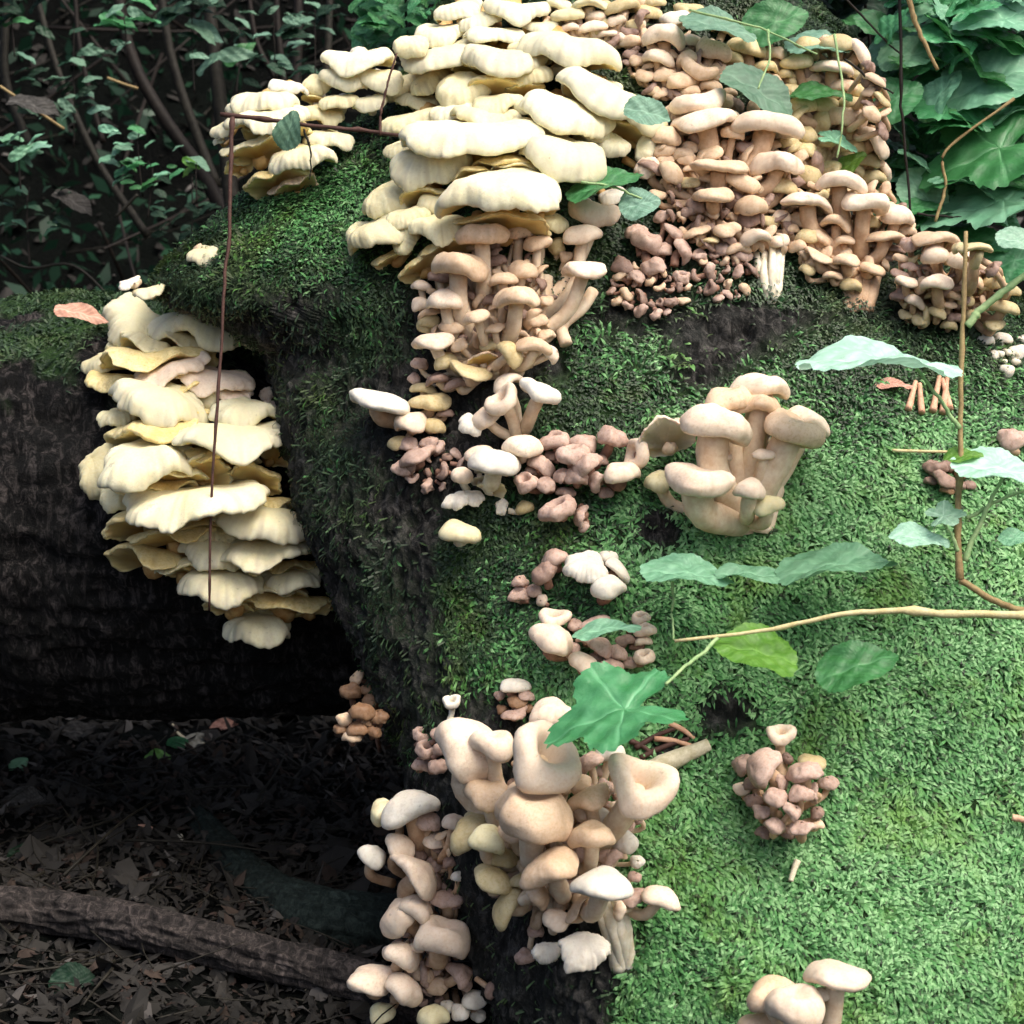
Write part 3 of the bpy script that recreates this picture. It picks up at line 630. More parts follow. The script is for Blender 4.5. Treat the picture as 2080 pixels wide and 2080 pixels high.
clump('the leafy upper right pile', 'olive-tan mushrooms piled up at upper right', (1680, 260), 'olive', 'tan', '''
1518 98 84 52 -10; 1572 110 48 32 tan; 1620 127 74 40 4; 1692 139 90 38 -8 beige; 1748 112 82 44 -56 beige; 1650 158 44 32 tan; 1594 152 54 34; 1713 175 62 32 -12 tan; 1753 186 54 38 -12; 1776 163 54 24 -35 tan; 1735 212 62 36 -10; 1670 214 64 36; 1664 246 50 52 60; 1718 241 86 54 4 dip tan; 1634 274 46 46; 1597 288 52 34; 1634 306 48 38; 1776 290 80 46 -58 beige d10; 1798 348 46 26 -75 beige; 1690 340 46 34; 1718 322 48 32; 1762 326 50 40; 1641 355 64 50; 1554 138 54 36; 1797 391 34 26; 1610 185 50 36; 1560 175 60 40; 1630 215 60 40; 1600 245 44 36; 1680 290 50 36; 1700 385 60 34; 1740 270 50 40; 1730 300 60 34; 1600 330 50 40; 1570 205 44 34; 1560 70 60 40; 1770 230 44 40 -50 tan; 1774 360 50 36; 1580 225 44 30; 1690 190 46 30 tan; 1660 180 46 30; 1640 90 60 36; 1700 90 70 40; 1766 395 40 26; 1480 120 54 36; 1660 395 44 30''', extra=fill(1680, 240, 120, 160, 70, 24, 42, 'olive', ('bun','bun','dip')), out=30, dfall=-480)
clump('the bunch below the leafy pile', 'tan mushrooms below the olive pile', (1735, 560), 'tan', 'tan', '''
1706 371 104 46 -3 beige dip d30; 1757 414 98 46 -6 beige dip d30; 1822 438 62 56 -15 beige d20; 1641 410 110 38 -12 beige d25; 1587 439 46 44 beige d15; 1628 446 54 48; 1700 452 66 38 -10 d25; 1710 490 54 30 15 d20; 1797 482 76 32 -4 d20; 1717 530 72 36 -3 d25; 1771 548 46 26 -20 d20; 1666 482 62 24 -52; 1663 522 62 24 -35; 1690 560 40 24 -10; 1640 480 50 40 olive; 1680 420 50 40 olive; 1760 450 46 40 olive; 1840 470 40 28; 1620 500 40 30; 1745 510 34 30; 1640 548 40 26 -30 olive; 1730 580 44 30 olive; 1800 520 40 30 brown; 1605 465 40 28; 1780 500 34 20 brown; 1670 450 40 30''', extra=fill(1720, 460, 120, 100, 45, 24, 40, 'tan', ('bun','bun','dip')), out=45, f=0.7, dfall=-330)
clump('the knot beside the right shrub', 'pinkish-tan mushrooms at the right edge', (1910, 620), 'tan', 'tan', '''
1848 496 46 46 pink; 1898 516 70 60 -4 beige d25; 1902 486 96 34 -4; 1956 527 66 56 -6 beige d20; 1840 572 50 30 beige d15; 1902 574 80 38 3 beige d30; 1974 572 50 34; 2018 570 52 42 olive; 1858 612 48 34 -10 beige d15; 1903 635 46 32 olive d10; 1924 620 34 20; 1851 543 40 24 pink; 2039 624 60 32 olive; 2020 660 44 28 olive; 1996 543 44 30; 1981 504 64 28 olive; 1935 600 36 24; 1870 650 40 26 olive; 1960 610 40 28 olive; 1930 660 40 26 olive; 1975 640 40 28 olive; 1885 545 34 20 brown; 1830 525 34 24; 1825 600 34 24 brown; 2050 590 40 30 olive; 1840 640 34 24 olive''', extra=fill(1920, 575, 105, 75, 40, 22, 36, 'olive', ('bun','bun','dip')), out=40, dfall=-220)
clump('the rotting tuft at right edge', 'rotting whitish mushrooms at the right edge', (2045, 740), 'chalk', 'white', '''
2004 691 44 30; 2037 687 36 26; 2067 716 48 42; 2046 752 34 40; 2020 722 30 26; 2078 690 30 26''', out=10)
clump('cut off by the right edge, on moss', 'pink mushroom at the right edge', (2058, 910), 'pink', 'pink' if False else 'tan', '2058 892 70 58', out=5)
clump('the stemmy centre bunch', 'tan stemmed mushrooms in the centre bunch', (1000, 740), 'tan', 'pale', '''
979 478 104 56 -2 dip d60; 1055 469 62 42 12 d30; 1099 458 46 38 d20; 1091 494 58 40 22 d30; 1131 500 38 48 60 olive; 1182 478 80 46 -4 beige d45; 1208 436 102 60 -12 beige dip d30; 1185 549 88 44 -2 beige d60; 932 542 120 64 -10 dip d60; 1022 567 56 30 12 d50; 1062 549 58 44 8 d40
856 581 46 28 beige; 856 618 42 44 beige d15; 905 610 74 50 -18 beige d30; 968 643 62 32 6 d55; 1048 604 100 50 0 d60; 1109 611 36 24 d30; 881 694 86 40 6 beige d20; 932 701 42 36 30 d30; 903 733 46 40 olive d15; 980 728 66 36 2 gill tan d10; 1037 717 66 48 -55 olive d45; 1088 703 64 38 -2 d40; 1120 720 40 30 -50 beige d45
1109 680 44 26 -10 d20; 1004 668 40 22 10 d40; 954 755 84 34 -8 olive; 852 738 34 28 pink; 841 768 32 32 pink; 870 650 50 40 olive; 920 665 50 36; 1000 610 44 30 brown; 1090 650 44 30; 1040 670 44 30 d20; 1000 700 50 30 olive; 950 600 36 24 brown; 1010 530 40 30 brown; 1150 520 30 40; 890 770 60 30 brown; 1060 740 44 34 olive; 930 780 60 24 brown; 862 660 34 60 olive; 1140 640 30 26; 1000 500 36 30 brown''', extra=fill(1000, 620, 130, 150, 55, 22, 38, 'tan', ('bun','bun','dip')), out=70, f=0.75)
clump('the dark wrinkled rosettes', 'dark wrinkled mushrooms right of centre', (1320, 600), 'pink', 'brown', '''
1345 440 44 32; 1316 492 60 50 -10 dip; 1292 470 50 40; 1345 506 44 42; 1370 474 52 30 -42; 1388 508 54 30 -60; 1265 540 50 46 brown; 1327 541 52 42 20; 1294 562 38 32; 1385 563 40 34 ring''', out=20, extra=fill(1320, 590, 80, 52, 44, 16, 30, 'pink') , f=0.3)
clump('the rosette beside the pale stalk', 'dark pinkish rosette beside the pale stalk', (1470, 570), 'pink', 'brown', '''
1470 505 50 40; 1507 520 44 36; 1420 520 36 34 ring''', out=14, extra=fill(1470, 562, 66, 46, 30, 18, 34, 'pink', ('bun', 'ring', 'cup')), f=0.3)
clump('the group in the middle hollow', 'whitish mushrooms in the dark middle hollow', (1060, 880), 'beige', 'pale', '''
1030 774 64 32 12 d30; 1022 815 80 66 30 cup d40; 1098 797 84 48 -16 chalk dip d60; 957 862 62 46 -25 chalk shelf d40; 1062 907 82 52 -6 d30; 985 850 60 50 40 d10''', out=50, f=0.8)
clump('the caps left of the hollow', 'pale mushrooms left of the dark hollow', (860, 850), 'beige', 'tan', '''
772 816 136 50 -14 chalk d30; 874 818 76 40 2 olive; 834 858 84 44 5 beige d20; 863 790 58 28 olive; 880 865 50 34 olive; 810 900 40 36 olive; 905 840 40 24 brown''', out=15)
clump('the wrinkled knot left of centre', 'brown wrinkled mushrooms left of the white ones', (870, 950), 'pink', 'brown', '''
845 928 76 34 26; 820 950 48 42; 830 902 38 32; 874 900 38 32''', out=18, extra=fill(880, 945, 56, 46, 26, 18, 32, 'pink'), f=0.3)
clump('the chalky group below the hollow', 'chalk-white mushrooms below the middle hollow', (980, 1000), 'chalk', 'white', '''
1006 940 112 60 -8 d45; 972 921 60 36 10 beige d30; 939 965 50 48 beige d30; 928 1016 56 36 4 shelf d20; 975 976 36 30 gill; 1019 1030 36 50 60 shelf; 1000 990 60 40 gill cream; 960 1010 50 26 -20 shelf; 936 1082 86 48 -14 cream d25; 1065 1030 40 36 olive''', out=20, f=0.35, gill='pale')
clump('the brown chain below centre', 'pinkish-brown ring-like mushrooms below centre', (1180, 960), 'pink', 'brown', '''
1127 896 56 46 ring d10; 1185 900 66 40 4; 1163 925 64 50 ring 10 d20; 1243 887 58 60 -10 d30; 1294 922 68 52 68 cup beige d25; 1261 961 80 48 4 dip beige d40; 1189 943 62 42 25 d30; 1069 980 54 46 ring 10 d25; 1109 984 48 40 d20; 1098 943 54 38 -10 d10; 1142 965 44 36 d15; 1173 967 52 44 d20; 1209 978 48 34 75 d25; 1135 1036 62 56 20 ring d20; 1178 1050 48 28 70; 1080 955 34 28; 1215 935 40 30 brown; 1150 1000 36 28 brown; 1230 1000 40 26 brown; 1120 925 30 24 brown; 1185 1070 30 20 50; 1070 920 40 30 ring''', out=25, f=0.3)
clump('the bouquet on bright moss', 'tan mushrooms of the bouquet on the bright moss', (1512, 1040), 'beige', 'pale', '''
1545 786 112 52 -4 dip d60; 1479 812 94 56 5 dip tan d75; 1545 822 90 48 -8 tan d80; 1454 862 138 72 -15 dip d90; 1350 885 112 92 8 gill beige d30; 1608 874 126 64 -24 tan dip d80; 1640 855 90 46 -24 beige d40; 1553 923 44 28 6 d80; 1475 927 24 20 beige d70; 1417 978 134 66 -12 dip d70; 1336 978 52 60 cream d20; 1524 993 66 42 -16 beige d100; 1559 1026 60 44 12 cream d80''', out=60, f=0.9, gill='pale', thick=1.5, grow=1.04)
clump('the white-and-brown group mid-moss', 'white and brown mushrooms on the mid moss', (1180, 1200), 'pink', 'brown', '''
1127 1133 66 38 6 d5; 1105 1162 60 54 20 brown d20; 1056 1181 38 32; 1053 1210 42 28 ring; 1083 1199 30 36; 1100 1220 24 36 80 beige
1191 1150 96 58 -2 shelf chalk d30; 1235 1132 40 34 chalk; 1257 1158 56 30 -48 chalk d10; 1235 1192 80 54 -8 chalk d35''', out=14, f=0.2, gill='pale')
clump('the cluster above the lobed leaf', 'tan ring-capped mushrooms above the lobed leaf', (1215, 1310), 'pink', 'brown', '''
1125 1257 60 52 cup beige d20; 1168 1270 36 28; 1209 1263 54 28 4; 1302 1255 36 32 ring beige; 1310 1281 42 34 ring beige d10; 1306 1302 40 24 beige; 1308 1335 48 46 ring beige d20; 1123 1300 84 58 -26 beige d30; 1187 1348 56 52 -30 beige d20; 1160 1320 40 44 30; 1220 1312 56 40 -20; 1255 1325 44 44; 1240 1352 50 34; 1280 1345 34 30; 1210 1335 30 30 brown; 1270 1300 36 26 brown; 1190 1300 36 24''', out=22, f=0.3)
clump('the rusty knot on dark bark', 'rust-brown decayed mushrooms on the dark bark', (740, 1440), 'rust', 'brown', '''
725 1376 34 36 70 tan; 712 1405 44 46 dip; 755 1420 44 40 20; 735 1445 50 40; 700 1460 38 44 tan; 770 1455 40 34; 725 1480 50 40; 715 1495 44 34 tan; 760 1485 34 30; 745 1400 30 26; 775 1430 26 26; 690 1480 26 26; 745 1465 30 26''', out=20, f=0.3, dfall=-200)
clump('standing on the bark above the big cluster', 'dried coral-like mushrooms on the bark', (918, 1470), 'chalk', 'white', '918 1425 46 42 20 cup', out=10, f=0.9)
clump('the dried curls above big cluster', 'dried pinkish curls above the big cluster', (1045, 1430), 'pink', 'brown', '''
1045 1392 66 34 -14 chalk; 1070 1412 36 24 -30; 1015 1412 24 24; 1050 1425 44 24 rust; 1045 1450 60 20; 1075 1440 26 22 rust; 1020 1440 26 24 rust''', out=10, f=0.2)
clump('the crumpled knot by big cluster', 'grey crumpled mushrooms left of the big cluster', (880, 1520), 'pink', 'brown', '''
858 1492 40 36 ring; 890 1488 34 32; 868 1522 46 44 ring; 860 1550 40 40; 890 1555 44 36; 895 1520 36 34''', out=10, f=0.2)
clump('the big lower middle cluster', 'beige mushrooms of the big lower cluster', (1120, 1720), 'beige', 'pale', '''
955 1518 150 132 -38 d40; 1000 1512 96 58 -10 dip d80; 1105 1540 192 150 -36 cup d110; 1127 1453 104 64 -8 d20; 1300 1596 168 126 -22 cup d100; 1083 1655 164 108 -2 dip d120 tan; 989 1612 90 64 -3 tan d60; 955 1690 84 74 30 olive d40; 993 1705 82 60 -32 cream d95
1202 1698 94 50 10 dip tan d110; 1118 1762 118 78 25 tan d125; 1196 1622 78 52 38 tan d80; 1178 1592 50 46 40 tan d70; 1198 1546 50 40 45 pink d40; 1053 1602 40 40 tan d50; 1240 1525 60 40 10 chalk d20; 1270 1712 50 70 60 chalk d20; 1138 1690 42 40 pink d70; 1004 1785 92 50 -22 olive d60; 1225 1795 134 56 -4 chalk d120; 1342 1822 76 46 -16 d60
1286 1820 56 32 pink d40; 1130 1866 54 42 beige d90; 1172 1845 80 56 62 gill tan d70; 1112 1934 64 74 10 chalk shelf d70; 1188 1928 100 74 -8 chalk shelf d90; 1092 1815 80 48 -55 tan d90; 1028 1842 90 44 58 olive d50; 1258 1850 46 28 70 d70; 1066 1942 34 48 pink; 1088 1890 36 34 pink; 1020 1740 70 40 -10 olive d30; 1240 1740 44 40 pink d40; 1170 1735 40 36 pink d60
1040 1690 60 50 tan d60; 1090 1730 60 40 brown d40; 1180 1650 40 50 80 d60; 1220 1655 36 44 chalk d50; 1230 1600 44 40 pink d40; 1060 1790 50 40 olive d40; 1150 1800 40 34 pink d50; 1295 1750 30 36 chalk; 1290 1780 30 26 pink; 970 1660 50 36 olive d20; 1160 1560 50 50 pink d20; 1250 1640 40 30''', extra=fill(1110, 1700, 120, 180, 50, 26, 44, 'tan', ('bun','bun','dip'))+fill(1240, 1660, 60, 110, 26, 22, 38, 'pink', ('bun','bun','dip')), out=60, f=0.6, gill='tan')
clump('the chain down the dark bark', 'beige mushrooms down the dark lower bark', (890, 1850), 'beige', 'tan', '''
835 1638 124 64 14 chalk d20; 771 1650 56 40 68 cream d20; 872 1665 62 38 pink; 921 1671 50 38 beige; 882 1704 64 30; 841 1704 32 24 80; 758 1738 68 50 -20 chalk d20; 815 1718 66 44 -30 d30; 850 1774 112 50 -50 d40; 905 1797 34 30 pink; 908 1823 80 34 -4 pink d30; 812 1862 82 60 62 d30; 850 1845 82 44 -32 d50; 900 1903 120 72 -14 dip d60
848 1922 34 34 d50; 792 1935 36 38; 823 1942 70 58 -42 d40; 753 1989 102 58 -4 d20; 823 2010 76 64 -42 d50; 776 2056 60 52 cream d10; 936 1981 66 42 -52 pink d40; 962 2030 54 38 20 chalk d40; 936 2054 48 42 chalk d50; 972 2062 36 36 chalk d30; 908 2043 38 34 chalk d30; 880 2064 66 50 cream d60; 890 1740 44 34 brown; 915 1750 34 30 brown; 880 1770 30 26 brown; 890 1950 50 40 pink d20; 890 2000 54 44 tan; 860 1980 44 40 tan; 930 1780 30 24 chalk; 1000 2010 36 50 brown''', extra=fill(870, 1900, 60, 150, 34, 22, 38, 'pink', ('bun','bun','dip'))+fill(880, 1740, 40, 50, 16, 18, 30, 'brown', ('bun','bun','dip')), out=30, f=0.3, dfall=-120)
clump('the pine-cone-like bunch on moss', 'speckled brown mushrooms bunched like a pine cone', (1590, 1670), 'pink', 'tan', '''
1586 1492 74 58 4 cup beige d20; 1547 1561 84 62 50 d50; 1510 1552 54 42 30; 1634 1568 76 46 18 d50; 1648 1547 66 34 -16 olive; 1507 1601 36 36 beige; 1682 1590 38 36; 1577 1619 54 42 -14 d60; 1626 1612 50 42 12 d60; 1650 1612 42 28 80 d30; 1547 1648 38 42 d40; 1610 1648 44 34 -34 d60; 1574 1677 42 40 d40; 1630 1681 56 30 -3 d50; 1586 1586 40 30 -30 d40; 1600 1540 26 40 brown; 1660 1650 34 30 brown; 1530 1625 34 30 brown; 1550 1690 34 24 brown; 1600 1690 34 24 brown; 1660 1675 30 24 tan; 1530 1590 44 34 brown''', out=40, f=0.4)
clump('the smooth bottom edge group', 'smooth tan mushrooms at the bottom edge', (1640, 2180), 'beige', 'pale', '''
1699 1980 126 52 0 bun d70; 1612 2044 124 76 -4 dip d60; 1570 2020 112 76 4 tan d20; 1536 2078 78 44 6 tan d50; 1672 2018 40 26 -10 d70''', out=50, f=0.9)
clump('the shrivelled nub by the twig', 'dark shrivelled mushrooms by the brown twig', (1925, 975), 'brown', 'brown', '''
1900 950 44 30 ring; 1930 945 40 30; 1955 960 34 30 rust; 1915 972 50 28 -20; 1945 985 40 26; 1890 975 30 24; 1968 985 26 24; 1925 995 34 20 rust''', out=6, f=0.2)
clump('cut off by the bottom left edge', 'pale mushroom at the bottom left edge', (132, 2110), 'beige', 'tan', '132 2084 44 28', dfall=-500, which=2)

def build_mushrooms():
    stalked = sorted((q for q in QUEUE if q['e']['kind'] not in ('shelf', 'gill')), key=lambda q: -q['e']['w']*q['e']['h'])
    small = set(id(q) for q in stalked[298:])
    mats = list(CAPM.values())+list(STEMM.values()); mi = {m.name: i for i, m in enumerate(mats)}
    SV, SF, SR, SM, nv = [], [], [], [], 0
    for q in QUEUE:
        e, which, sd = q['e'], q['which'], q['sd']
        hh = hit(e['x'], e['y'], which)
        ds = hh[0] if hh else (q['dfall'] if q['dfall'] is not None else q['bd'])
        if q['dfall'] is not None: ds = max(ds, q['dfall']-120)
        rho = ((e['x']-q['mx'])/q['rx'])**2+((e['y']-q['my'])/q['ry'])**2
        shelf = e['kind'] in ('shelf', 'gill')
        d = ds + (0.30 if shelf else 0.45)*e['w'] + q['out']*max(0, 1-rho*.7) + e['add'] + q['depth_add']
        k = (D-d*S)/D
        c = make_cap(e['w']*k, e['h']*k, e['rot'], e['kind'], sd, e['tilt'], q['frill'], e['tone'] in ('pink', 'brown', 'rust'))
        cen = P(e['x'], e['y'], d)
        attach = cen+C2W(c['root']); base = q['base']; f = q['f']
        if shelf: fx, fy = e['x']+0.15*(base[0]-e['x']), e['y']-0.15*e['h']
        else: fx, fy = e['x']+(base[0]-e['x'])*f, e['y']+e['h']*.5+(base[1]-e['y'])*f
        fh = hit(fx, fy, which)
        foot = fh[1]-fh[2]*(0.008) if fh else P(fx, fy, ds-30)
        ax = C2W(c['axis']); ln = np.linalg.norm(foot-attach)
        mid = attach-ax/np.linalg.norm(ax)*ln*.45
        pts = smooth_path([attach, mid*.5+(attach+foot)*.25, foot], 9)
        wr = e['w']*k*S*(0.10 if shelf else 0.145*q['thick'])
        tv, tr = tube_arrays(pts, np.linspace(wr*1.05, wr*(1.5 if shelf else 1.15), 9), 10, 0.18, sd)
        if id(q) in small:
            F = c['F']; F = np.vstack([F[:, [0, 1, 2]], F[:, [0, 2, 3]]])
            for v, t, r_, m in ((cen+C2W(c['V']), F, c['rad'], CAPM[e['tone']]), (tv, tr, np.ones(len(tv)), STEMM[q['stem']])):
                SV.append(v); SF.append(t+nv); SR.append(r_); SM.append(np.full(len(t), mi[m.name])); nv += len(v)
            continue
        name = 'shelf_mushroom' if shelf else 'mushroom'
        root = empty(name, foot)
        tag(root, q['lb'].replace('mushroom', 'shelf mushroom' if shelf and len(q['lb'].split()) < 15 else 'mushroom', 1), 'shelf mushroom' if shelf else 'mushroom', q['group'])
        link_mesh('cap', cen+C2W(c['V']), c['F'], CAPM[e['tone']], root, {'rad': c['rad'], 'stria': c['st']}, origin=foot)
        if 'G' in c: link_mesh('gills', cen+C2W(c['G']), c['GF'], GILLM[q['gill']], root, {'rad': c['grad']}, origin=foot)
        if q['stems']: link_mesh('stem', tv, tr, STEMM[q['stem']], root, None, origin=foot)
    V = np.vstack(SV); o = link_mesh('small_mushrooms', V, np.vstack(SF), mats[0], attrs={'rad': np.concatenate(SR)}, origin=V.mean(0))
    for m in mats[1:]: o.data.materials.append(m)
    o.data.polygons.foreach_set('material_index', np.concatenate(SM).astype(np.int32)); o['kind'] = 'stuff'
build_mushrooms()

# ------------------------------------------------------------------ leaves
def leaf_mesh(shape, seed):
    r = np.random.default_rng(seed); nr, ns = 11, (176 if shape == 'lobed' else 96)
    ph = np.arange(ns)/ns*2*math.pi
    if shape == 'lobed':
        b = 0.52*(0.70+0.30*np.abs(np.cos(ph*2.5))**0.9)*(1+0.05*np.sin(ph*3+1))
        b *= 1-0.55*np.exp(-((ph-math.pi)/0.28)**2)+0.12*np.cos(ph)
        b *= 1+0.085*((ph*17/math.pi) % 1)
        ex, ey = b*np.cos(ph)*1.05, b*np.sin(ph)
    else:
        wd = {'oval': 0.36, 'lance': 0.2, 'round': 0.44}[shape]
        s = 1+0.055*((ph*16/math.pi) % 1)
        ex = 0.5*np.cos(ph)*s; ey = wd*np.sin(ph)*(1-0.25*np.cos(ph))*(1-0.3*np.maximum(0, np.cos(ph))**3)*s
    rr = np.linspace(0, 1, nr)[:, None]
    x, y = rr*ex, rr*ey
    if shape == 'lobed':
        vein = np.zeros_like(x)
        for a in (0, 1.2566, -1.2566, 2.35, -2.35):
            dd = np.abs(-x*math.sin(a)+y*math.cos(a)); al = x*math.cos(a)+y*math.sin(a)
            vein = np.maximum(vein, np.where(al > 0, np.exp(-(dd/0.011)**2), 0))
    else:
        vein = np.exp(-(y/0.016)**2); u = (x+0.5-np.abs(y)*1.1)*9
        vein = np.maximum(vein, 0.6*np.exp(-((u-np.round(u))/0.16)**2)*(np.abs(y) > 0.01))
    z = 0.16*np.abs(y)-0.28*x*x+0.02*np.sin(x*19+seed)*np.cos(y*23)-0.012*vein+0.035*rr**3*np.sin(ph*4+seed)+0.03*r.normal()*x
    V = np.stack([x, y, z], -1).reshape(-1, 3)
    return V, grid_faces(ns, nr, True), vein.ravel()
LM = {}
def leaf(parent, shape, x, y, d, length, h, rot, mat, seed=None, name='leaf', roll=None, flip=1):
    """a leaf length units long seen h units tall at (x, y); rolled about its long axis to show that height"""
    seed = (seed if seed is not None else random.randint(0, 4)) % 5
    key = (shape, seed, mat)
    if key not in LM:
        V, F, ve = leaf_mesh(shape, seed); tmp = link_mesh(name, V, F, LEAF[mat], attrs={'vein': ve}); LM[key] = tmp.data; bpy.data.objects.remove(tmp)
    o = bpy.data.objects.new(name, LM[key]); COL.objects.link(o)
    k = (D-d*S)/D*S*length
    if abs(rot) > 90: flip = -flip
    wd = {'oval': .70, 'lance': .4, 'round': .86, 'lobed': .95}[shape]
    if roll is None: roll = -math.acos(max(0.08, min(1, h/(length*wd))))*flip
    c = P(x, y, d)
    A, U, B = Vector(AX), Vector(AU), Vector(AB)
    M3 = Matrix((A, U, B)).transposed()
    M = M3 @ Matrix.Rotation(R_(rot), 3, 'Z') @ Matrix.Rotation(roll, 3, 'X')
    M = M.to_4x4() @ Matrix.Diagonal((k, k, k, 1))
    M.translation = Vector(c)
    if parent is not None:
        o.parent = parent; M.translation = Vector(c)-parent.location
    o.matrix_basis = M
    return o
def stem_obj(parent, name, pts, r0, r1, mat, n=24, noise=0.12, knob=None):
    """pts: list of photo positions with depth"""
    w = smooth_path([P(*p) for p in pts], n)
    jn = np.random.default_rng(int(pts[0][0]*3+pts[-1][1])); w = w+np.cumsum(jn.normal(0, 1.1, (n, 3)), 0)*S*np.sin(np.linspace(0, math.pi, n))[:, None]
    rr = np.linspace(r0, r1, n)*S*(1+0.25*(jn.random(n) < .12))
    if knob:
        for q in knob: rr = rr*(1+0.6*np.exp(-((np.linspace(0, 1, n)-q)/0.02)**2))
    v, t = tube_arrays(w, rr, 8, noise, len(w)+int(r0*10))
    org = np.array(parent.location) if parent is not None else w[0]
    return link_mesh(name, v, t, TW[mat], parent, None, origin=org)

# foreground sprig on the right
sp = empty('shrub_sprig', P(2150, 1260, 330)); tag(sp, 'thin brown leafy sprig arching across the moss from the right edge', 'sprig')
stem_obj(sp, 'twig', [(1962, 470, 150), (1960, 700, 170), (1956, 900, 190), (1952, 1050, 210), (1950, 1178, 230)], 4, 7, 'brown', knob=(.28, .6, .98))
stem_obj(sp, 'twig', [(1950, 1178, 230), (2010, 1215, 250), (2100, 1250, 300), (2180, 1265, 330)], 6, 7, 'brown')
stem_obj(sp, 'twig', [(2090, 1250, 300), (1960, 1248, 290), (1820, 1246, 280), (1700, 1254, 270), (1560, 1280, 260), (1370, 1302, 250)], 8, 3, 'straw', 30, knob=(.33,))
stem_obj(sp, 'petiole', [(1965, 662, 170), (2010, 615, 175), (2100, 545, 185)], 8, 6, 'green')
stem_obj(sp, 'petiole', [(1950, 870, 190), (1910, 810, 195), (1860, 745, 200)], 5, 3, 'green')
stem_obj(sp, 'petiole', [(1960, 1140, 225), (1990, 1060, 225), (2040, 960, 225)], 6, 3, 'green')
stem_obj(sp, 'petiole', [(1962, 1052, 215), (2010, 1030, 220), (2090, 995, 225)], 4, 3, 'green')
stem_obj(sp, 'petiole', [(1946, 1120, 225), (1925, 1080, 225), (1914, 1055, 225)], 4, 3, 'green')
stem_obj(sp, 'petiole', [(1460, 1294, 252), (1410, 1335, 320), (1352, 1390, 380)], 4, 3, 'green')
stem_obj(sp, 'petiole', [(1366, 1180, 150), (1366, 1240, 150), (1368, 1300, 170)], 3, 2, 'green')
leaf(sp, 'oval', 1790, 733, 205, 330, 56, -2, 'pale', 1)
leaf(sp, 'oval', 2030, 952, 230, 190, 62, -8, 'pale', 2)
leaf(sp, 'oval', 1958, 925, 200, 80, 26, 6, 'lime', 0)
leaf(sp, 'lobed', 1916, 1048, 228, 74, 44, 10, 'pale', 3)
leaf(sp, 'oval', 1870, 1092, 226, 122, 40, -6, 'pale', 0)
leaf(sp, 'oval', 2064, 1092, 240, 70, 30, 5, 'mint', 1)
leaf(sp, 'oval', 1398, 1164, 160, 190, 48, -6, 'mint', 2)
leaf(sp, 'lance', 1540, 1166, 165, 170, 28, -6, 'mint', 4)
leaf(sp, 'oval', 1700, 1146, 180, 240, 46, 4, 'mint', 3)
leaf(sp, 'round', 1535, 1322, 255, 175, 78, 168, 'lime', 1)
leaf(sp, 'oval', 1742, 1352, 250, 170, 74, 18, 'vivid', 2)
leaf(sp, 'lobed', 1268, 1440, 400, 262, 125, 196, 'vivid', 0)
leaf(sp, 'round', 2068, 490, 200, 90, 52, -12, 'pale', 2)
leaf(sp, 'lance', 1232, 1277, 130, 140, 26, 8, 'mint', 1)
# thin dark upright twig at left
tw = empty('bare_twig', P(418, 1240, -560)); tag(tw, 'thin dark bare twig hanging down in front of the left shelf mushrooms', 'twig')
stem_obj(tw, 'stem', [(472, 238, -400), (468, 330, -390), (462, 480, -360), (448, 620, -330), (432, 860, -310), (422, 1060, -310), (425, 1240, -330)], 5, 2.5, 'dark', 40, knob=(.03,))
tw2 = empty('bare_twig', P(900, 285, -330)); tag(tw2, 'reddish horizontal twig crossing the upper left mushrooms, with short upright side shoots', 'twig')
stem_obj(tw2, 'stem', [(448, 232, -420), (560, 246, -410), (680, 262, -400), (780, 276, -390), (900, 284, -330)], 5, 4, 'dark', 30, knob=(.2, .62))
stem_obj(tw2, 'side_shoot', [(772, 274, -390), (776, 220, -395), (792, 160, -400), (806, 108, -410)], 3.5, 2, 'dark')
stem_obj(tw2, 'side_shoot', [(618, 262, -400), (620, 300, -395), (628, 365, -395)], 3, 1.5, 'grey')
leaf(tw2, 'round', 588, 264, -385, 82, 58, 80, 'grey', 1)
# leaves lying on the mushrooms: low bramble trailing over the top
def onsurf(x, y, add): 
    h = hit(x, y); return (h[0] if h else -450)+add
br = empty('creeping_plant', P(1480, 30, -400)); tag(br, 'creeping plant with oval green leaves laid over the upper mushrooms', 'plant')
for (x, y, L, h, rt, sh, mt, add, sdd) in ((1460, 52, 160, 66, -14, 'oval', 'grey', 150, 1), (1666, 92, 140, 62, -2, 'round', 'grey', 150, 2), (1545, 186, 170, 86, -36, 'oval', 'grey', 150, 3), (1670, 190, 126, 44, -2, 'oval', 'green', 150, 0), (1575, 45, 140, 90, 20, 'oval', 'green', 140, 2),
                                  (1316, 228, 96, 60, -14, 'oval', 'grey', 250, 4), (1228, 372, 160, 56, 18, 'oval', 'green', 200, 2), (1300, 414, 84, 64, 14, 'round', 'grey', 190, 1), (1695, 285, 80, 40, -20, 'lobed', 'mint', 110, 1), (1730, 330, 70, 34, 40, 'oval', 'lime', 110, 0)):
    leaf(br, sh, x, y, onsurf(x, y, add), L, h, rt, mt, sdd)
for pts in ([(1400, 20, -420), (1480, 40, -380), (1560, 60, -390), (1660, 110, -360)], [(1560, 60, -390), (1560, 120, -360), (1540, 180, -330)], [(1695, 70, -390), (1710, 200, -340), (1700, 320, -320)], [(1180, 370, -170), (1250, 380, -170), (1310, 405, -180)]):
    stem_obj(br, 'runner', pts, 3, 2, 'green')
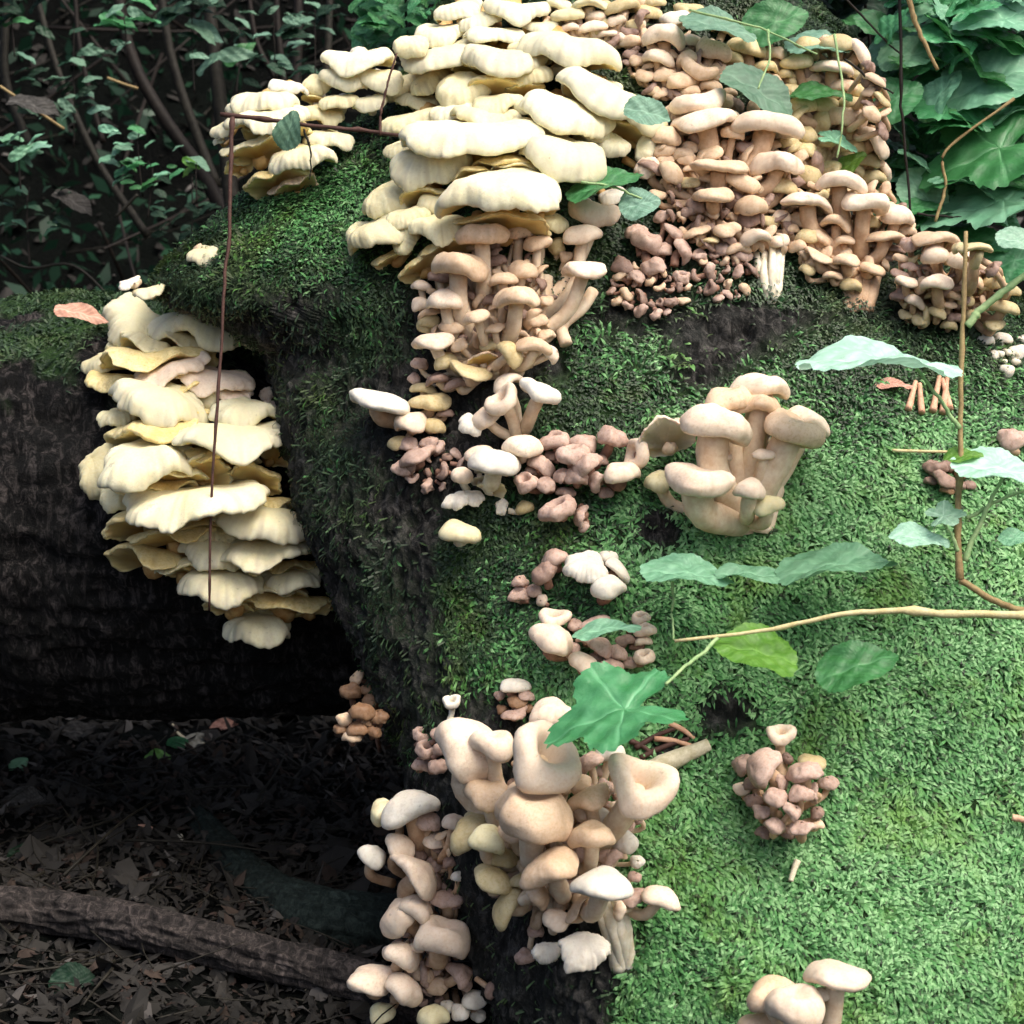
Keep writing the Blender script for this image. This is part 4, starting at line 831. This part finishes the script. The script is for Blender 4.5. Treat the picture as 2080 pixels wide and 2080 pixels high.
# shrub at the upper right ------------------------------------------------
def shrub(name, label, base, leaves, n_rand, box, drange, size, mats, seed, stems, shapes=('oval', 'lobed', 'oval')):
    r = random.Random(seed); b = empty(name, P(*base)); tag(b, label, 'shrub')
    for s in stems: stem_obj(b, 'stem', s[0], s[1], s[2], s[3])
    for l in leaves: leaf(b, *l)
    for i in range(n_rand):
        x, y = r.uniform(box[0], box[2]), r.uniform(box[1], box[3]); d = r.uniform(*drange)
        L = r.uniform(*size); leaf(b, r.choice(shapes), x, y, d, L, L*r.uniform(.25, .6), r.uniform(-60, 60), r.choice(mats), r.randint(0, 4))
    return b
shrub('leafy_shrub', 'dense bright green shrub filling the upper right corner', (2000, 700, -600),
      [('lobed', 2030, 300, -560, 260, 170, 200, 'green', 0), ('lobed', 2040, 410, -540, 270, 120, 190, 'mint', 1), ('oval', 1880, 400, -600, 130, 90, -50, 'mint', 2), ('oval', 1905, 430, -580, 110, 32, 0, 'mint', 0), ('round', 1820, 200, -580, 120, 90, 30, 'green', 1),
       ('oval', 1850, 110, -600, 130, 70, 10, 'mint', 3), ('lobed', 1930, 210, -620, 200, 130, 170, 'green', 2), ('oval', 2020, 160, -600, 220, 120, 20, 'mint', 4), ('oval', 1990, 60, -620, 200, 90, -20, 'green', 1), ('oval', 1900, 20, -650, 160, 70, 10, 'mint', 2), ('lobed', 2040, 40, -560, 160, 90, 180, 'mint', 3), ('oval', 1980, 490, -560, 180, 60, -10, 'green', 3), ('oval', 2060, 530, -520, 140, 90, 20, 'green', 2), ('oval', 1790, 60, -660, 120, 60, -30, 'green', 0)],
      230, (1790, -60, 2180, 480), (-900, -560), (50, 135), ('green', 'vivid', 'mint', 'vivid', 'green', 'mint'), 5,
      [([(1826, -40, -520), (1832, 150, -520), (1842, 300, -520), (1850, 450, -520)], 4, 3, 'black'), ([(1838, -30, -500), (1862, 60, -500), (1905, 142, -500)], 7, 4, 'brown'), ([(1700, -20, -560), (1780, 60, -560), (1830, 110, -560)], 3, 2, 'black'), ([(1715, 120, -420), (1770, 160, -420), (1815, 190, -420)], 3, 2, 'black'), ([(1900, 450, -520), (1920, 380, -520), (1925, 300, -520), (2060, 200, -520)], 4, 3, 'brown'), ([(1862, 434, -520), (1980, 445, -520)], 3, 2, 'black')])
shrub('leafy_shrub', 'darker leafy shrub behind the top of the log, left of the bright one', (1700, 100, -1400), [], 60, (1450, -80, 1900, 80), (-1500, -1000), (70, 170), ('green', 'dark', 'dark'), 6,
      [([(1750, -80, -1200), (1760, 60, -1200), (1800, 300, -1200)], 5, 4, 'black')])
shrub('leafy_shrub', 'green feathery shrub behind the oysters at the top centre-left', (830, 200, -1500), [], 120, (730, -60, 910, 90), (-1600, -1200), (28, 70), ('green', 'green', 'vivid'), 8,
      [([(820, -60, -1300), (830, 80, -1300), (840, 260, -1300)], 4, 3, 'black')])

# ------------------------------------------------------------------ ground, litter, background
def ground_h(x, y):
    z = 0.05*fbm(np.stack([x/0.5, y/0.5, 0*x], -1), 3)+0.015*fbm(np.stack([x/0.08, y/0.08, 0*x+4], -1), 3)
    t = np.clip(y-3.0, 0, None)
    return z + 0.75*t*ss(0, 1.2, t)*np.exp(-np.clip(y-9, 0, None)/30) - 0.02
xs = np.concatenate([-np.geomspace(60, 2.2, 24), np.linspace(-2.1, 2.6, 300), np.geomspace(2.7, 60, 24)])
ys = np.concatenate([-np.geomspace(20, 0.5, 12), np.linspace(-0.4, 6.0, 330), np.geomspace(6.1, 90, 40)])
Xg, Yg = np.meshgrid(xs, ys)
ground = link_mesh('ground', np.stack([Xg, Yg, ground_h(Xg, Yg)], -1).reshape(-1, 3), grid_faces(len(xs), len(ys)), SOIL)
ground['kind'] = 'structure'
def ray_ground(x, y):
    o = CAM; t = P(x, y, 0)-o; t = t/np.linalg.norm(t); s = 0.8
    for _ in range(400):
        p = o+t*s
        if p[2] < float(ground_h(np.array(p[0]), np.array(p[1]))): break
        s += 0.02
    return p
# litter as one mass
def litter(name, n, xr, yr, s0, s1, mats, seed):
    r = np.random.default_rng(seed)
    x = r.uniform(*xr, n); y = r.uniform(*yr, n); z = ground_h(x, y)+0.003
    c = np.stack([x, y, z], -1); s = r.uniform(s0, s1, n)
    a = r.uniform(0, 6.28, n); til = r.normal(0, .6, (n, 2))
    ex = np.stack([np.cos(a), np.sin(a), til[:, 0]], -1); ey = np.stack([-np.sin(a), np.cos(a), til[:, 1]], -1)
    loc = np.array([(-.5, 0), (-.2, .26), (.2, .22), (.5, .0), (.2, -.25), (-.2, -.2), (0, 0)])
    V = c[:, None]+s[:, None, None]*(loc[None, :, :1]*ex[:, None]+loc[None, :, 1:]*ey[:, None]*r.uniform(.4, 1.1, (n, 1, 1)))
    V[:, 6, 2] += s*.12; V[:, :6] += r.normal(0, .06, (n, 6, 3))*s[:, None, None]
    k = np.arange(n)[:, None]*7
    F = np.concatenate([k+np.array([6, i, (i+1) % 6]) for i in range(6)])
    o = link_mesh(name, V.reshape(-1, 3), F, mats, attrs={'vein': np.zeros(n*7)}, smooth=False); o['kind'] = 'stuff'; return o
litter('leaf_litter', 14000, (-1.1, 0.9), (1.2, 3.6), 0.008, 0.034, LEAF['grey_dry'], 1)
litter('leaf_litter', 1100, (-1.1, 0.9), (1.2, 3.6), 0.008, 0.036, LEAF['ash'], 11)
litter('leaf_litter', 900, (-1.1, 0.4), (1.2, 3.2), 0.03, 0.06, LEAF['grey_dry'], 12)
litter('leaf_litter', 16000, (-0.9, 0.3), (1.0, 2.2), 0.004, 0.018, LEAF['grey_dry'], 21)
litter('leaf_litter', 3000, (-0.9, 0.3), (1.0, 2.2), 0.004, 0.016, LEAF['dry'], 22)
litter('leaf_litter', 3500, (-1.1, 0.9), (1.2, 3.4), 0.008, 0.03, LEAF['dry'], 2)
litter('leaf_litter', 14000, (-2.5, 3.0), (3.0, 6.5), 0.012, 0.05, LEAF['grey_dry'], 3)
litter('leaf_litter', 350, (-2.5, 3.0), (3.0, 5.5), 0.012, 0.04, LEAF['ash'], 13)
# single fallen leaves the photo shows
for (x, y, L, h, rt, mt, lb) in ((405, 1508, 62, 26, -12, 'bleached', 'bleached narrow leaf on the dark litter, beside a pale twig'), (320, 1537, 54, 20, 2, 'lime', 'yellow-green narrow leaf on the dark litter below the black log'), (478, 1660, 66, 22, -4, 'bleached', 'pale grey-green leaf lying alone in mid litter'), (38, 1555, 44, 36, 40, 'mint', 'small green leaf at the left edge of the litter'), (360, 1512, 46, 34, 20, 'green', 'dark green leaf between the two narrow pale leaves'), (290, 1688, 40, 30, 20, 'rose', 'reddish crumpled leaf in the middle of the litter'),
                                 (358, 1712, 40, 28, 60, 'bleached', 'crooked white leaf scrap right of the reddish leaf'), (455, 1478, 60, 30, 10, 'rose', 'reddish-brown leaf right under the black log'), (600, 1730, 50, 22, 30, 'dry', 'curled brown leaf near the green root slope'), (60, 1640, 130, 50, -10, 'grey_dry', 'broad grey dead leaf at the left of the litter'), (170, 1490, 90, 30, -15, 'grey_dry', 'ash-grey dead leaf just below the black log at left'), (60, 1745, 90, 40, -20, 'dark', 'dark green leaf above the fallen branch at left'), (155, 2000, 110, 60, -15, 'dark', 'dull green leaf below the fallen branch, lower left'), (600, 1630, 70, 24, -6, 'grey_dry', 'flat grey leaf scrap right of the pale grey-green leaf')):
    p = ray_ground(x, y); d = float(to_cam(p)[2])+25
    o = leaf(None, 'oval', x, y, d, L, h, rt, mt, name='fallen_leaf'); tag(o, lb, 'leaf', 'leaves lying on the dark litter')
ROOTM = mat_bark('root_bark', (0.006, 0.010, 0.009), (0.022, 0.034, 0.030), (0.06, 0.085, 0.075), False)
def rough_tube(w, r0, r1, sides, amp, stretch, seed):
    n = len(w); t = np.gradient(w, axis=0); t /= np.linalg.norm(t, axis=1)[:, None]
    a = np.cross(t, [0, 0, 1.0]); a /= np.linalg.norm(a, axis=1)[:, None]; b = np.cross(t, a)
    th = np.arange(sides)/sides*2*math.pi; ln = np.concatenate([[0], np.cumsum(np.linalg.norm(np.diff(w, axis=0), axis=1))])
    rr = np.linspace(r0, r1, n)[:, None]*(1+0*th)
    q = np.stack([np.cos(th)[None]*rr/.007, np.sin(th)[None]*rr/.007, (ln/stretch)[:, None]+0*rr+seed], -1)
    rr = rr*(1+0.12*fbm(q*.25, 3))+amp*(0.5-np.abs(fbm(q, 4)))
    v = w[:, None]+rr[..., None]*(np.cos(th)[None, :, None]*a[:, None]+np.sin(th)[None, :, None]*b[:, None])
    f = grid_faces(sides, n, True); return v.reshape(-1, 3), np.vstack([f[:, [0, 1, 2]], f[:, [0, 2, 3]]])
def ground_stick(label, pts, r0, r1, mat, name='fallen_branch', lift=0.0, noise=.15, cat='branch', n=30):
    q = []
    for (x, y) in pts:
        p = ray_ground(x, y); p[2] += lift; q.append(p)
    w = smooth_path(q, n)
    if r1 > 0.01:
        w = smooth_path(q, 260); v, t = rough_tube(w, r0, r1, 90, 0.010, 0.05, r0*100)
    else: v, t = tube_arrays(w, np.linspace(r0, r1, n), 16, noise, int(r0*1e4))
    o = link_mesh(name, v, t, mat, origin=w[0])
    tag(o, label, cat); return o
ground_stick('thick grey-brown branch lying across the litter at lower left', [(-60, 1900), (120, 1912), (300, 1945), (500, 1995), (760, 2060), (900, 2120)], 0.0175, 0.015, mat_bark('bark_branch', (0.010, 0.009, 0.009), (0.05, 0.043, 0.04), (0.20, 0.165, 0.15), False), lift=0.03, n=60, noise=.3)
ground_stick('mossy green-grey root sloping down from the litter to the branch', [(400, 1660), (500, 1780), (620, 1860), (800, 1900), (1000, 1900)], 0.010, 0.048, ROOTM, name='root', noise=.3, cat='root')
ground_stick('thin pale twig touching the bleached leaf', [(345, 1465), (372, 1500), (430, 1515)], 0.003, 0.003, TW['wood'], name='twig', cat='twig')
ground_stick('thin crooked dark twig through the middle of the litter', [(375, 1570), (385, 1620), (460, 1628), (560, 1620), (640, 1560)], 0.003, 0.002, TW['grey'], name='twig', cat='twig')
ground_stick('short grey twig at the bottom near the beige chain', [(650, 2020), (690, 2060), (720, 2095)], 0.004, 0.003, TW['grey'], name='twig', cat='twig')
# saplings in the dark background
bgst = [([(418, -60), (432, 80), (446, 200), (462, 330), (480, 500)], 13, 'brown-grey upright sapling directly behind the white oyster clump'), ([(230, -60), (270, 120), (340, 250), (410, 350), (500, 520)], 12, 'slanting sapling leaning right across the dark background'), ([(320, -60), (345, 100), (380, 220), (440, 380)], 9, 'slim slanting sapling between the two thicker ones'), ([(605, -60), (606, 60), (600, 200)], 9, 'straight sapling just left of the green feathery shrub'), ([(670, -60), (668, 60), (660, 180)], 7, 'thin straight sapling nearest the green feathery shrub'),
        ([(560, -60), (565, 60), (580, 200)], 6, 'thin dark sapling left of the straight pair'), ([(60, -60), (120, 150), (200, 330), (300, 480)], 7, 'thin slanting sapling near the left edge'), ([(150, -60), (160, 80), (185, 200), (210, 290)], 5, 'wispy sapling in the top left'), ([(20, -60), (10, 150), (60, 300)], 8, 'dark sapling at the left edge'), ([(500, -60), (520, 80), (560, 160)], 5, 'whip-thin sapling behind the upper left oysters')]
for k, (pts, r, lb) in enumerate(bgst):
    dd = -2600-150*(k % 4); w = smooth_path([P(x, y, dd) for x, y in pts], 24)
    v, t = tube_arrays(w, np.linspace(r*.8, r*1.1, 24)*S*2, 10, .15, k); o = link_mesh('sapling', v, t, TW['grey' if k % 2 == 0 else 'black'], origin=w[-1]); tag(o, lb, 'sapling', 'saplings in the dark background')
for k, (pts, r, lb) in enumerate([([(0, 175), (60, 215), (130, 262)], 2.5, 'pale bare twig slanting down from the left edge'), ([(218, 158), (250, 170), (280, 180)], 2.5, 'short pale twig in the dark, upper left'), ([(236, 440), (255, 420), (280, 395)], 3, 'broken pale twig under the small leafy plant'), ([(0, 520), (60, 545), (150, 540), (240, 620)], 2.5, 'long thin root-like twig on the dark soil at left')]):
    w = smooth_path([P(x, y, -2200) for x, y in pts], 16); v, t = tube_arrays(w, r*S*1.9, 8, .2, k); o = link_mesh('twig', v, t, TW['brown' if k < 2 else 'grey'], origin=w[0]); tag(o, lb, 'twig')
def debris(name, n, xr, yr, zr, l0, l1, rad, mat, seed, tilt):
    r = random.Random(seed); V, F, nv = [], [], 0
    for i in range(n):
        x, y = r.uniform(*xr), r.uniform(*yr); z = float(ground_h(np.array(x), np.array(y)))+r.uniform(0, zr)
        a = r.uniform(0, 6.28); e = r.uniform(-tilt, tilt); L = r.uniform(l0, l1); dv = np.array([math.cos(a)*math.cos(e), math.sin(a)*math.cos(e), math.sin(e)])
        p = np.array([x, y, z]); w = smooth_path([p, p+dv*L*.5+np.array([r.uniform(-1, 1), 0, r.uniform(-1, 1)])*L*.08, p+dv*L], 6)
        v, t = tube_arrays(w, np.linspace(rad, rad*.5, 6), 5, 0, i); V.append(v); F.append(t+nv); nv += len(v)
    o = link_mesh(name, np.vstack(V), np.vstack(F), mat); o['kind'] = 'stuff'
debris('twig_debris', 500, (-1.1, 0.7), (1.3, 3.3), .02, .05, .22, .0018, TW['grey'], 1, .2)
debris('twig_debris', 700, (-1.8, 1.5), (3.0, 5.0), .08, .08, .5, .0025, TW['grey'], 2, .5)
debris('twig_debris', 160, (-1.8, 1.5), (3.2, 5.0), .3, .3, 1.2, .004, TW['black'], 3, 1.2)
debris('twig_debris', 16, (-1.5, 1.0), (2.4, 4.2), .03, .05, .2, .002, TW['brown'], 4, .3)
debris('twig_debris', 900, (-0.9, 0.2), (1.1, 2.2), .012, .02, .09, .001, TW['grey'], 5, .3)
# small leafy plants in the background
def plant(label, cx, cy, d, n, rx, ry, size, mats, seed, stemc='black'):
    r = random.Random(seed); b = empty('small_plant', P(cx, cy+ry+40, d)); tag(b, label, 'plant')
    stem_obj(b, 'stem', [(cx, cy+ry+60, d), (cx+r.uniform(-10, 10), cy, d), (cx, cy-ry, d)], 2.5, 1.5, stemc)
    for i in range(n):
        L = r.uniform(*size); leaf(b, r.choice(('oval', 'lance', 'round')), cx+r.uniform(-rx, rx), cy+r.uniform(-ry, ry), d+r.uniform(-60, 60), L, L*r.uniform(.2, .5), r.uniform(-40, 40), r.choice(mats), r.randint(0, 4))
plant('small grey-green leaved seedling in the middle of the dark background', 290, 300, -2000, 16, 75, 40, (18, 44), ('mint', 'grey', 'green'), 1)
plant('leafy seedling just beneath the grey-green one', 300, 355, -2000, 14, 60, 28, (22, 46), ('mint', 'green'), 2)
plant('pale rosette plant at the left edge of the dark background', 42, 300, -2000, 12, 40, 24, (30, 60), ('grey', 'mint'), 3)
plant('dark ivy-like plant high among the saplings', 395, 60, -2300, 14, 70, 70, (40, 90), ('dark', 'dark', 'grey'), 4)
plant('lance-leaved plant hanging at the top left', 255, 25, -2200, 8, 40, 30, (50, 80), ('green', 'grey'), 5)
plant('single-leaf seedling right of the slanting saplings', 480, 118, -2200, 2, 14, 12, (60, 80), ('grey', 'green'), 6)
plant('yellow-green leaved seedling left of the upper oyster clump', 400, 340, -1900, 3, 14, 10, (40, 56), ('lime', 'grey'), 7)
plant('low dark plant in the top left corner', 30, 15, -2400, 12, 60, 40, (40, 70), ('dark', 'green'), 8)
plant('sparse dark plant between the straight saplings', 640, 70, -2300, 12, 60, 50, (30, 60), ('dark', 'grey'), 9)
plant('bushy deep green plant behind the slanting saplings', 150, 150, -2500, 40, 110, 90, (22, 50), ('deep', 'dark', 'grey'), 10)
plant('low deep green plant on the dark bank beside the twig', 390, 420, -2100, 26, 70, 60, (20, 40), ('deep', 'dark'), 11)
plant('deep green leafy tangle above the white clump', 560, 90, -2500, 36, 90, 80, (22, 48), ('deep', 'grey', 'dark'), 12)
plant('dim plant on the bank at the far left edge', 60, 430, -2100, 20, 70, 50, (20, 40), ('deep', 'dark'), 13)
litter2 = [('grey', 160, 215, 110, 40, -20), ('grey', 150, 410, 90, 34, -35)]
for k, (mt, x, y, L, h, rt) in enumerate(litter2):
    o = leaf(None, 'oval', x-90*(k == 0), y, -2100, L, h, rt, 'grey_dry', name='fallen_leaf'); tag(o, ('broad dead leaf on the dark bank at far left', 'long dead leaf below the seedlings in the dark')[k], 'leaf')

# dark undergrowth on the bank: dense mass of leaves
def undergrowth(n, xr, yr, zr, s0, s1, mat, seed):
    r = np.random.default_rng(seed); x = r.uniform(*xr, n); y = r.uniform(*yr, n); z = ground_h(x, y)+r.uniform(0, 1, n)**1.3*zr
    c = np.stack([x, y, z], -1); s = r.uniform(s0, s1, n); e1 = r.normal(size=(n, 3)); e1 /= np.linalg.norm(e1, axis=1)[:, None]
    e2 = np.cross(e1, r.normal(size=(n, 3))); e2 /= np.linalg.norm(e2, axis=1)[:, None]
    loc = np.array([(-.5, 0), (-.1, .22), (.5, 0), (-.1, -.22)])
    V = c[:, None]+s[:, None, None]*(loc[None, :, :1]*e1[:, None]+loc[None, :, 1:]*e2[:, None])
    F = np.arange(n)[:, None]*4+np.array([0, 1, 2, 3])
    o = link_mesh('undergrowth', V.reshape(-1, 3), F, mat, attrs={'vein': np.zeros(n*4)}, smooth=False); o['kind'] = 'stuff'; return o
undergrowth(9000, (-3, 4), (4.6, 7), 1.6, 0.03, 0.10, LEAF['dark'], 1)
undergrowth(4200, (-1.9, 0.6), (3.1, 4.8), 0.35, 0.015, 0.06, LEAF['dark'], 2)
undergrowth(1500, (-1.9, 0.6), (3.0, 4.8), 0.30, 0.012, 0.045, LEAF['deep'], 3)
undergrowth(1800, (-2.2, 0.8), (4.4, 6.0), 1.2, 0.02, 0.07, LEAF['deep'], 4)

# ------------------------------------------------------------------ small things on the log
def bundle(label, top, foot, n, spread, r, mat, add, seed):
    rr = random.Random(seed); V, F, nv = [], [], 0
    for i in range(n):
        u = (i/(n-1)-.5)*2 if n > 1 else 0; j = rr.uniform(-1, 1)
        pts = [P(top[0]+u*spread+j*6, top[1]+rr.uniform(-14, 14), onsurf(*top, add)+rr.uniform(-10, 18)), P((top[0]+foot[0])/2+u*spread*.75+rr.uniform(-6, 6), (top[1]+foot[1])/2, onsurf((top[0]+foot[0])/2, (top[1]+foot[1])/2, add)+12*(1-u*u)), P(foot[0]+u*spread*.35, foot[1]+rr.uniform(-8, 6), onsurf(*foot, -4))]
        w = smooth_path(pts, 16); v, t = tube_arrays(w, np.linspace(r*.8, r*rr.uniform(.9, 1.2), 16)*S, 10, .25, seed*9+i); V.append(v); F.append(t+nv); nv += len(v)
    o = link_mesh('stalk_base', np.vstack(V), np.vstack(F), mat, origin=V[0][0]); tag(o, label, 'stalk')
def surf_obj(name, label, cat, pts, r0, r1, mat, add=4, sides=8, noise=.2):
    q = [P(x, y, onsurf(x, y, add)) for x, y in pts]; w = smooth_path(q, 14)
    v, t = tube_arrays(w, np.linspace(r0, r1, 14)*S, sides, noise, int(pts[0][0])); o = link_mesh(name, v, t, mat, origin=w[0]); tag(o, label, cat); return o
surf_obj('wood_chip', 'pale bleached strip of wood right of the big beige cluster', 'wood', [(1310, 1575), (1350, 1552), (1400, 1530), (1440, 1512)], 24, 12, TW['wood'], 12)
surf_obj('wood_chip', 'tiny white splinter standing in the moss under the brown bunch', 'wood', [(1606, 1790), (1612, 1770), (1620, 1748)], 5, 7, TW['wood'], 24)
surf_obj('wood_chip', 'small pinkish splinter at the right edge of the moss', 'wood', [(2056, 1660), (2090, 1668)], 7, 6, TW['rose'], 24)
for k, (a, b) in enumerate((((1845, 832), (1860, 775)), ((1872, 838), (1868, 780)), ((1895, 835), (1908, 765)), ((1915, 838), (1925, 758)), ((1930, 830), (1914, 770)))):
    surf_obj('broken_stalk', ('leftmost', 'second', 'middle', 'fourth', 'rightmost')[k]+' of the five pinkish broken stalks on the right moss', 'stalk', [a, ((a[0]+b[0])/2, (a[1]+b[1])/2), b], 8, 5, TW['rose'], 26)
o = leaf(None, 'lance', 165, 636, -590, 112, 34, -14, 'rose', 2, name='fallen_leaf'); tag(o, 'curled pinkish-brown dead leaf on the moss left of the shelf stack', 'leaf')
o = leaf(None, 'lance', 1815, 780, onsurf(1815, 780, 30), 80, 20, -3, 'rose', 1, name='fallen_leaf'); tag(o, 'small pink dead leaf on the moss beside the broken stalks', 'leaf')
surf_obj('dry_stem', 'straight straw-coloured grass stem lying on the moss left of the brown twig', 'stem', [(1812, 915), (1880, 917), (1945, 918)], 3.5, 3, TW['straw'], 26)
bundle('pale fleshy stalk base beside the dark rosette at right', (1566, 505), (1568, 615), 5, 26, 10, STEMM['white'], 16, 1)
bundle('thick fused tan base under the bouquet on bright moss', (1500, 890), (1518, 1080), 7, 74, 24, STEMM['pale'], 30, 2)
bundle('tan fused base below the bunch beneath the leafy pile', (1732, 500), (1742, 632), 6, 48, 15, STEMM['tan'], 8, 3)
surf_obj('stalk_base', 'long curved pale stalk right of the brown stemmy bunch', 'stalk', [(1205, 590), (1180, 628), (1142, 662), (1150, 700)], 13, 14, STEMM['pale'], 40, 12, .1)
bundle('broad tan fused base inside the centre bunch', (1005, 560), (1010, 770), 9, 110, 20, STEMM['pale'], 16, 4)
bundle('white fused base under the right end of the big cluster', (1238, 1820), (1268, 1965), 4, 30, 14, STEMM['white'], 60, 5)
for (a, b, lb) in (((952, 240), (946, 262), 'short dark twig fragment on the largest cream shelf mushroom'), ((1140, 92), (1152, 97), 'tiny dark crumb on the upper cream shelf mushroom'), ((1150, 300), (1158, 304), 'tiny dark crumb on the middle cream shelf mushroom')):
    dd = onsurf(*a, 0)+170; w = smooth_path([P(*a, dd), P((a[0]+b[0])/2+2, (a[1]+b[1])/2, dd+4), P(*b, dd)], 8); v, t = tube_arrays(w, 3.2*S, 6, .3, 3)
    o = link_mesh('twig_fragment', v, t, TW['dark'], origin=w[0]); tag(o, lb, 'twig')
# twiggy debris under the lobed leaf
for k, (a, b) in enumerate((((1290, 1520), (1370, 1480)), ((1330, 1500), (1420, 1520)), ((1300, 1540), (1400, 1500)), ((1360, 1470), (1410, 1500)), ((1280, 1505), (1330, 1535)))):
    surf_obj('twig', ('upper', 'long lower', 'middle', 'short right', 'leftmost')[k]+' of the reddish twigs jutting from under the lobed leaf', 'twig', [a, ((a[0]+b[0])/2, (a[1]+b[1])/2-4), b], 6, 4, TW['rose'] if k % 2 else TW['dark'], 16)
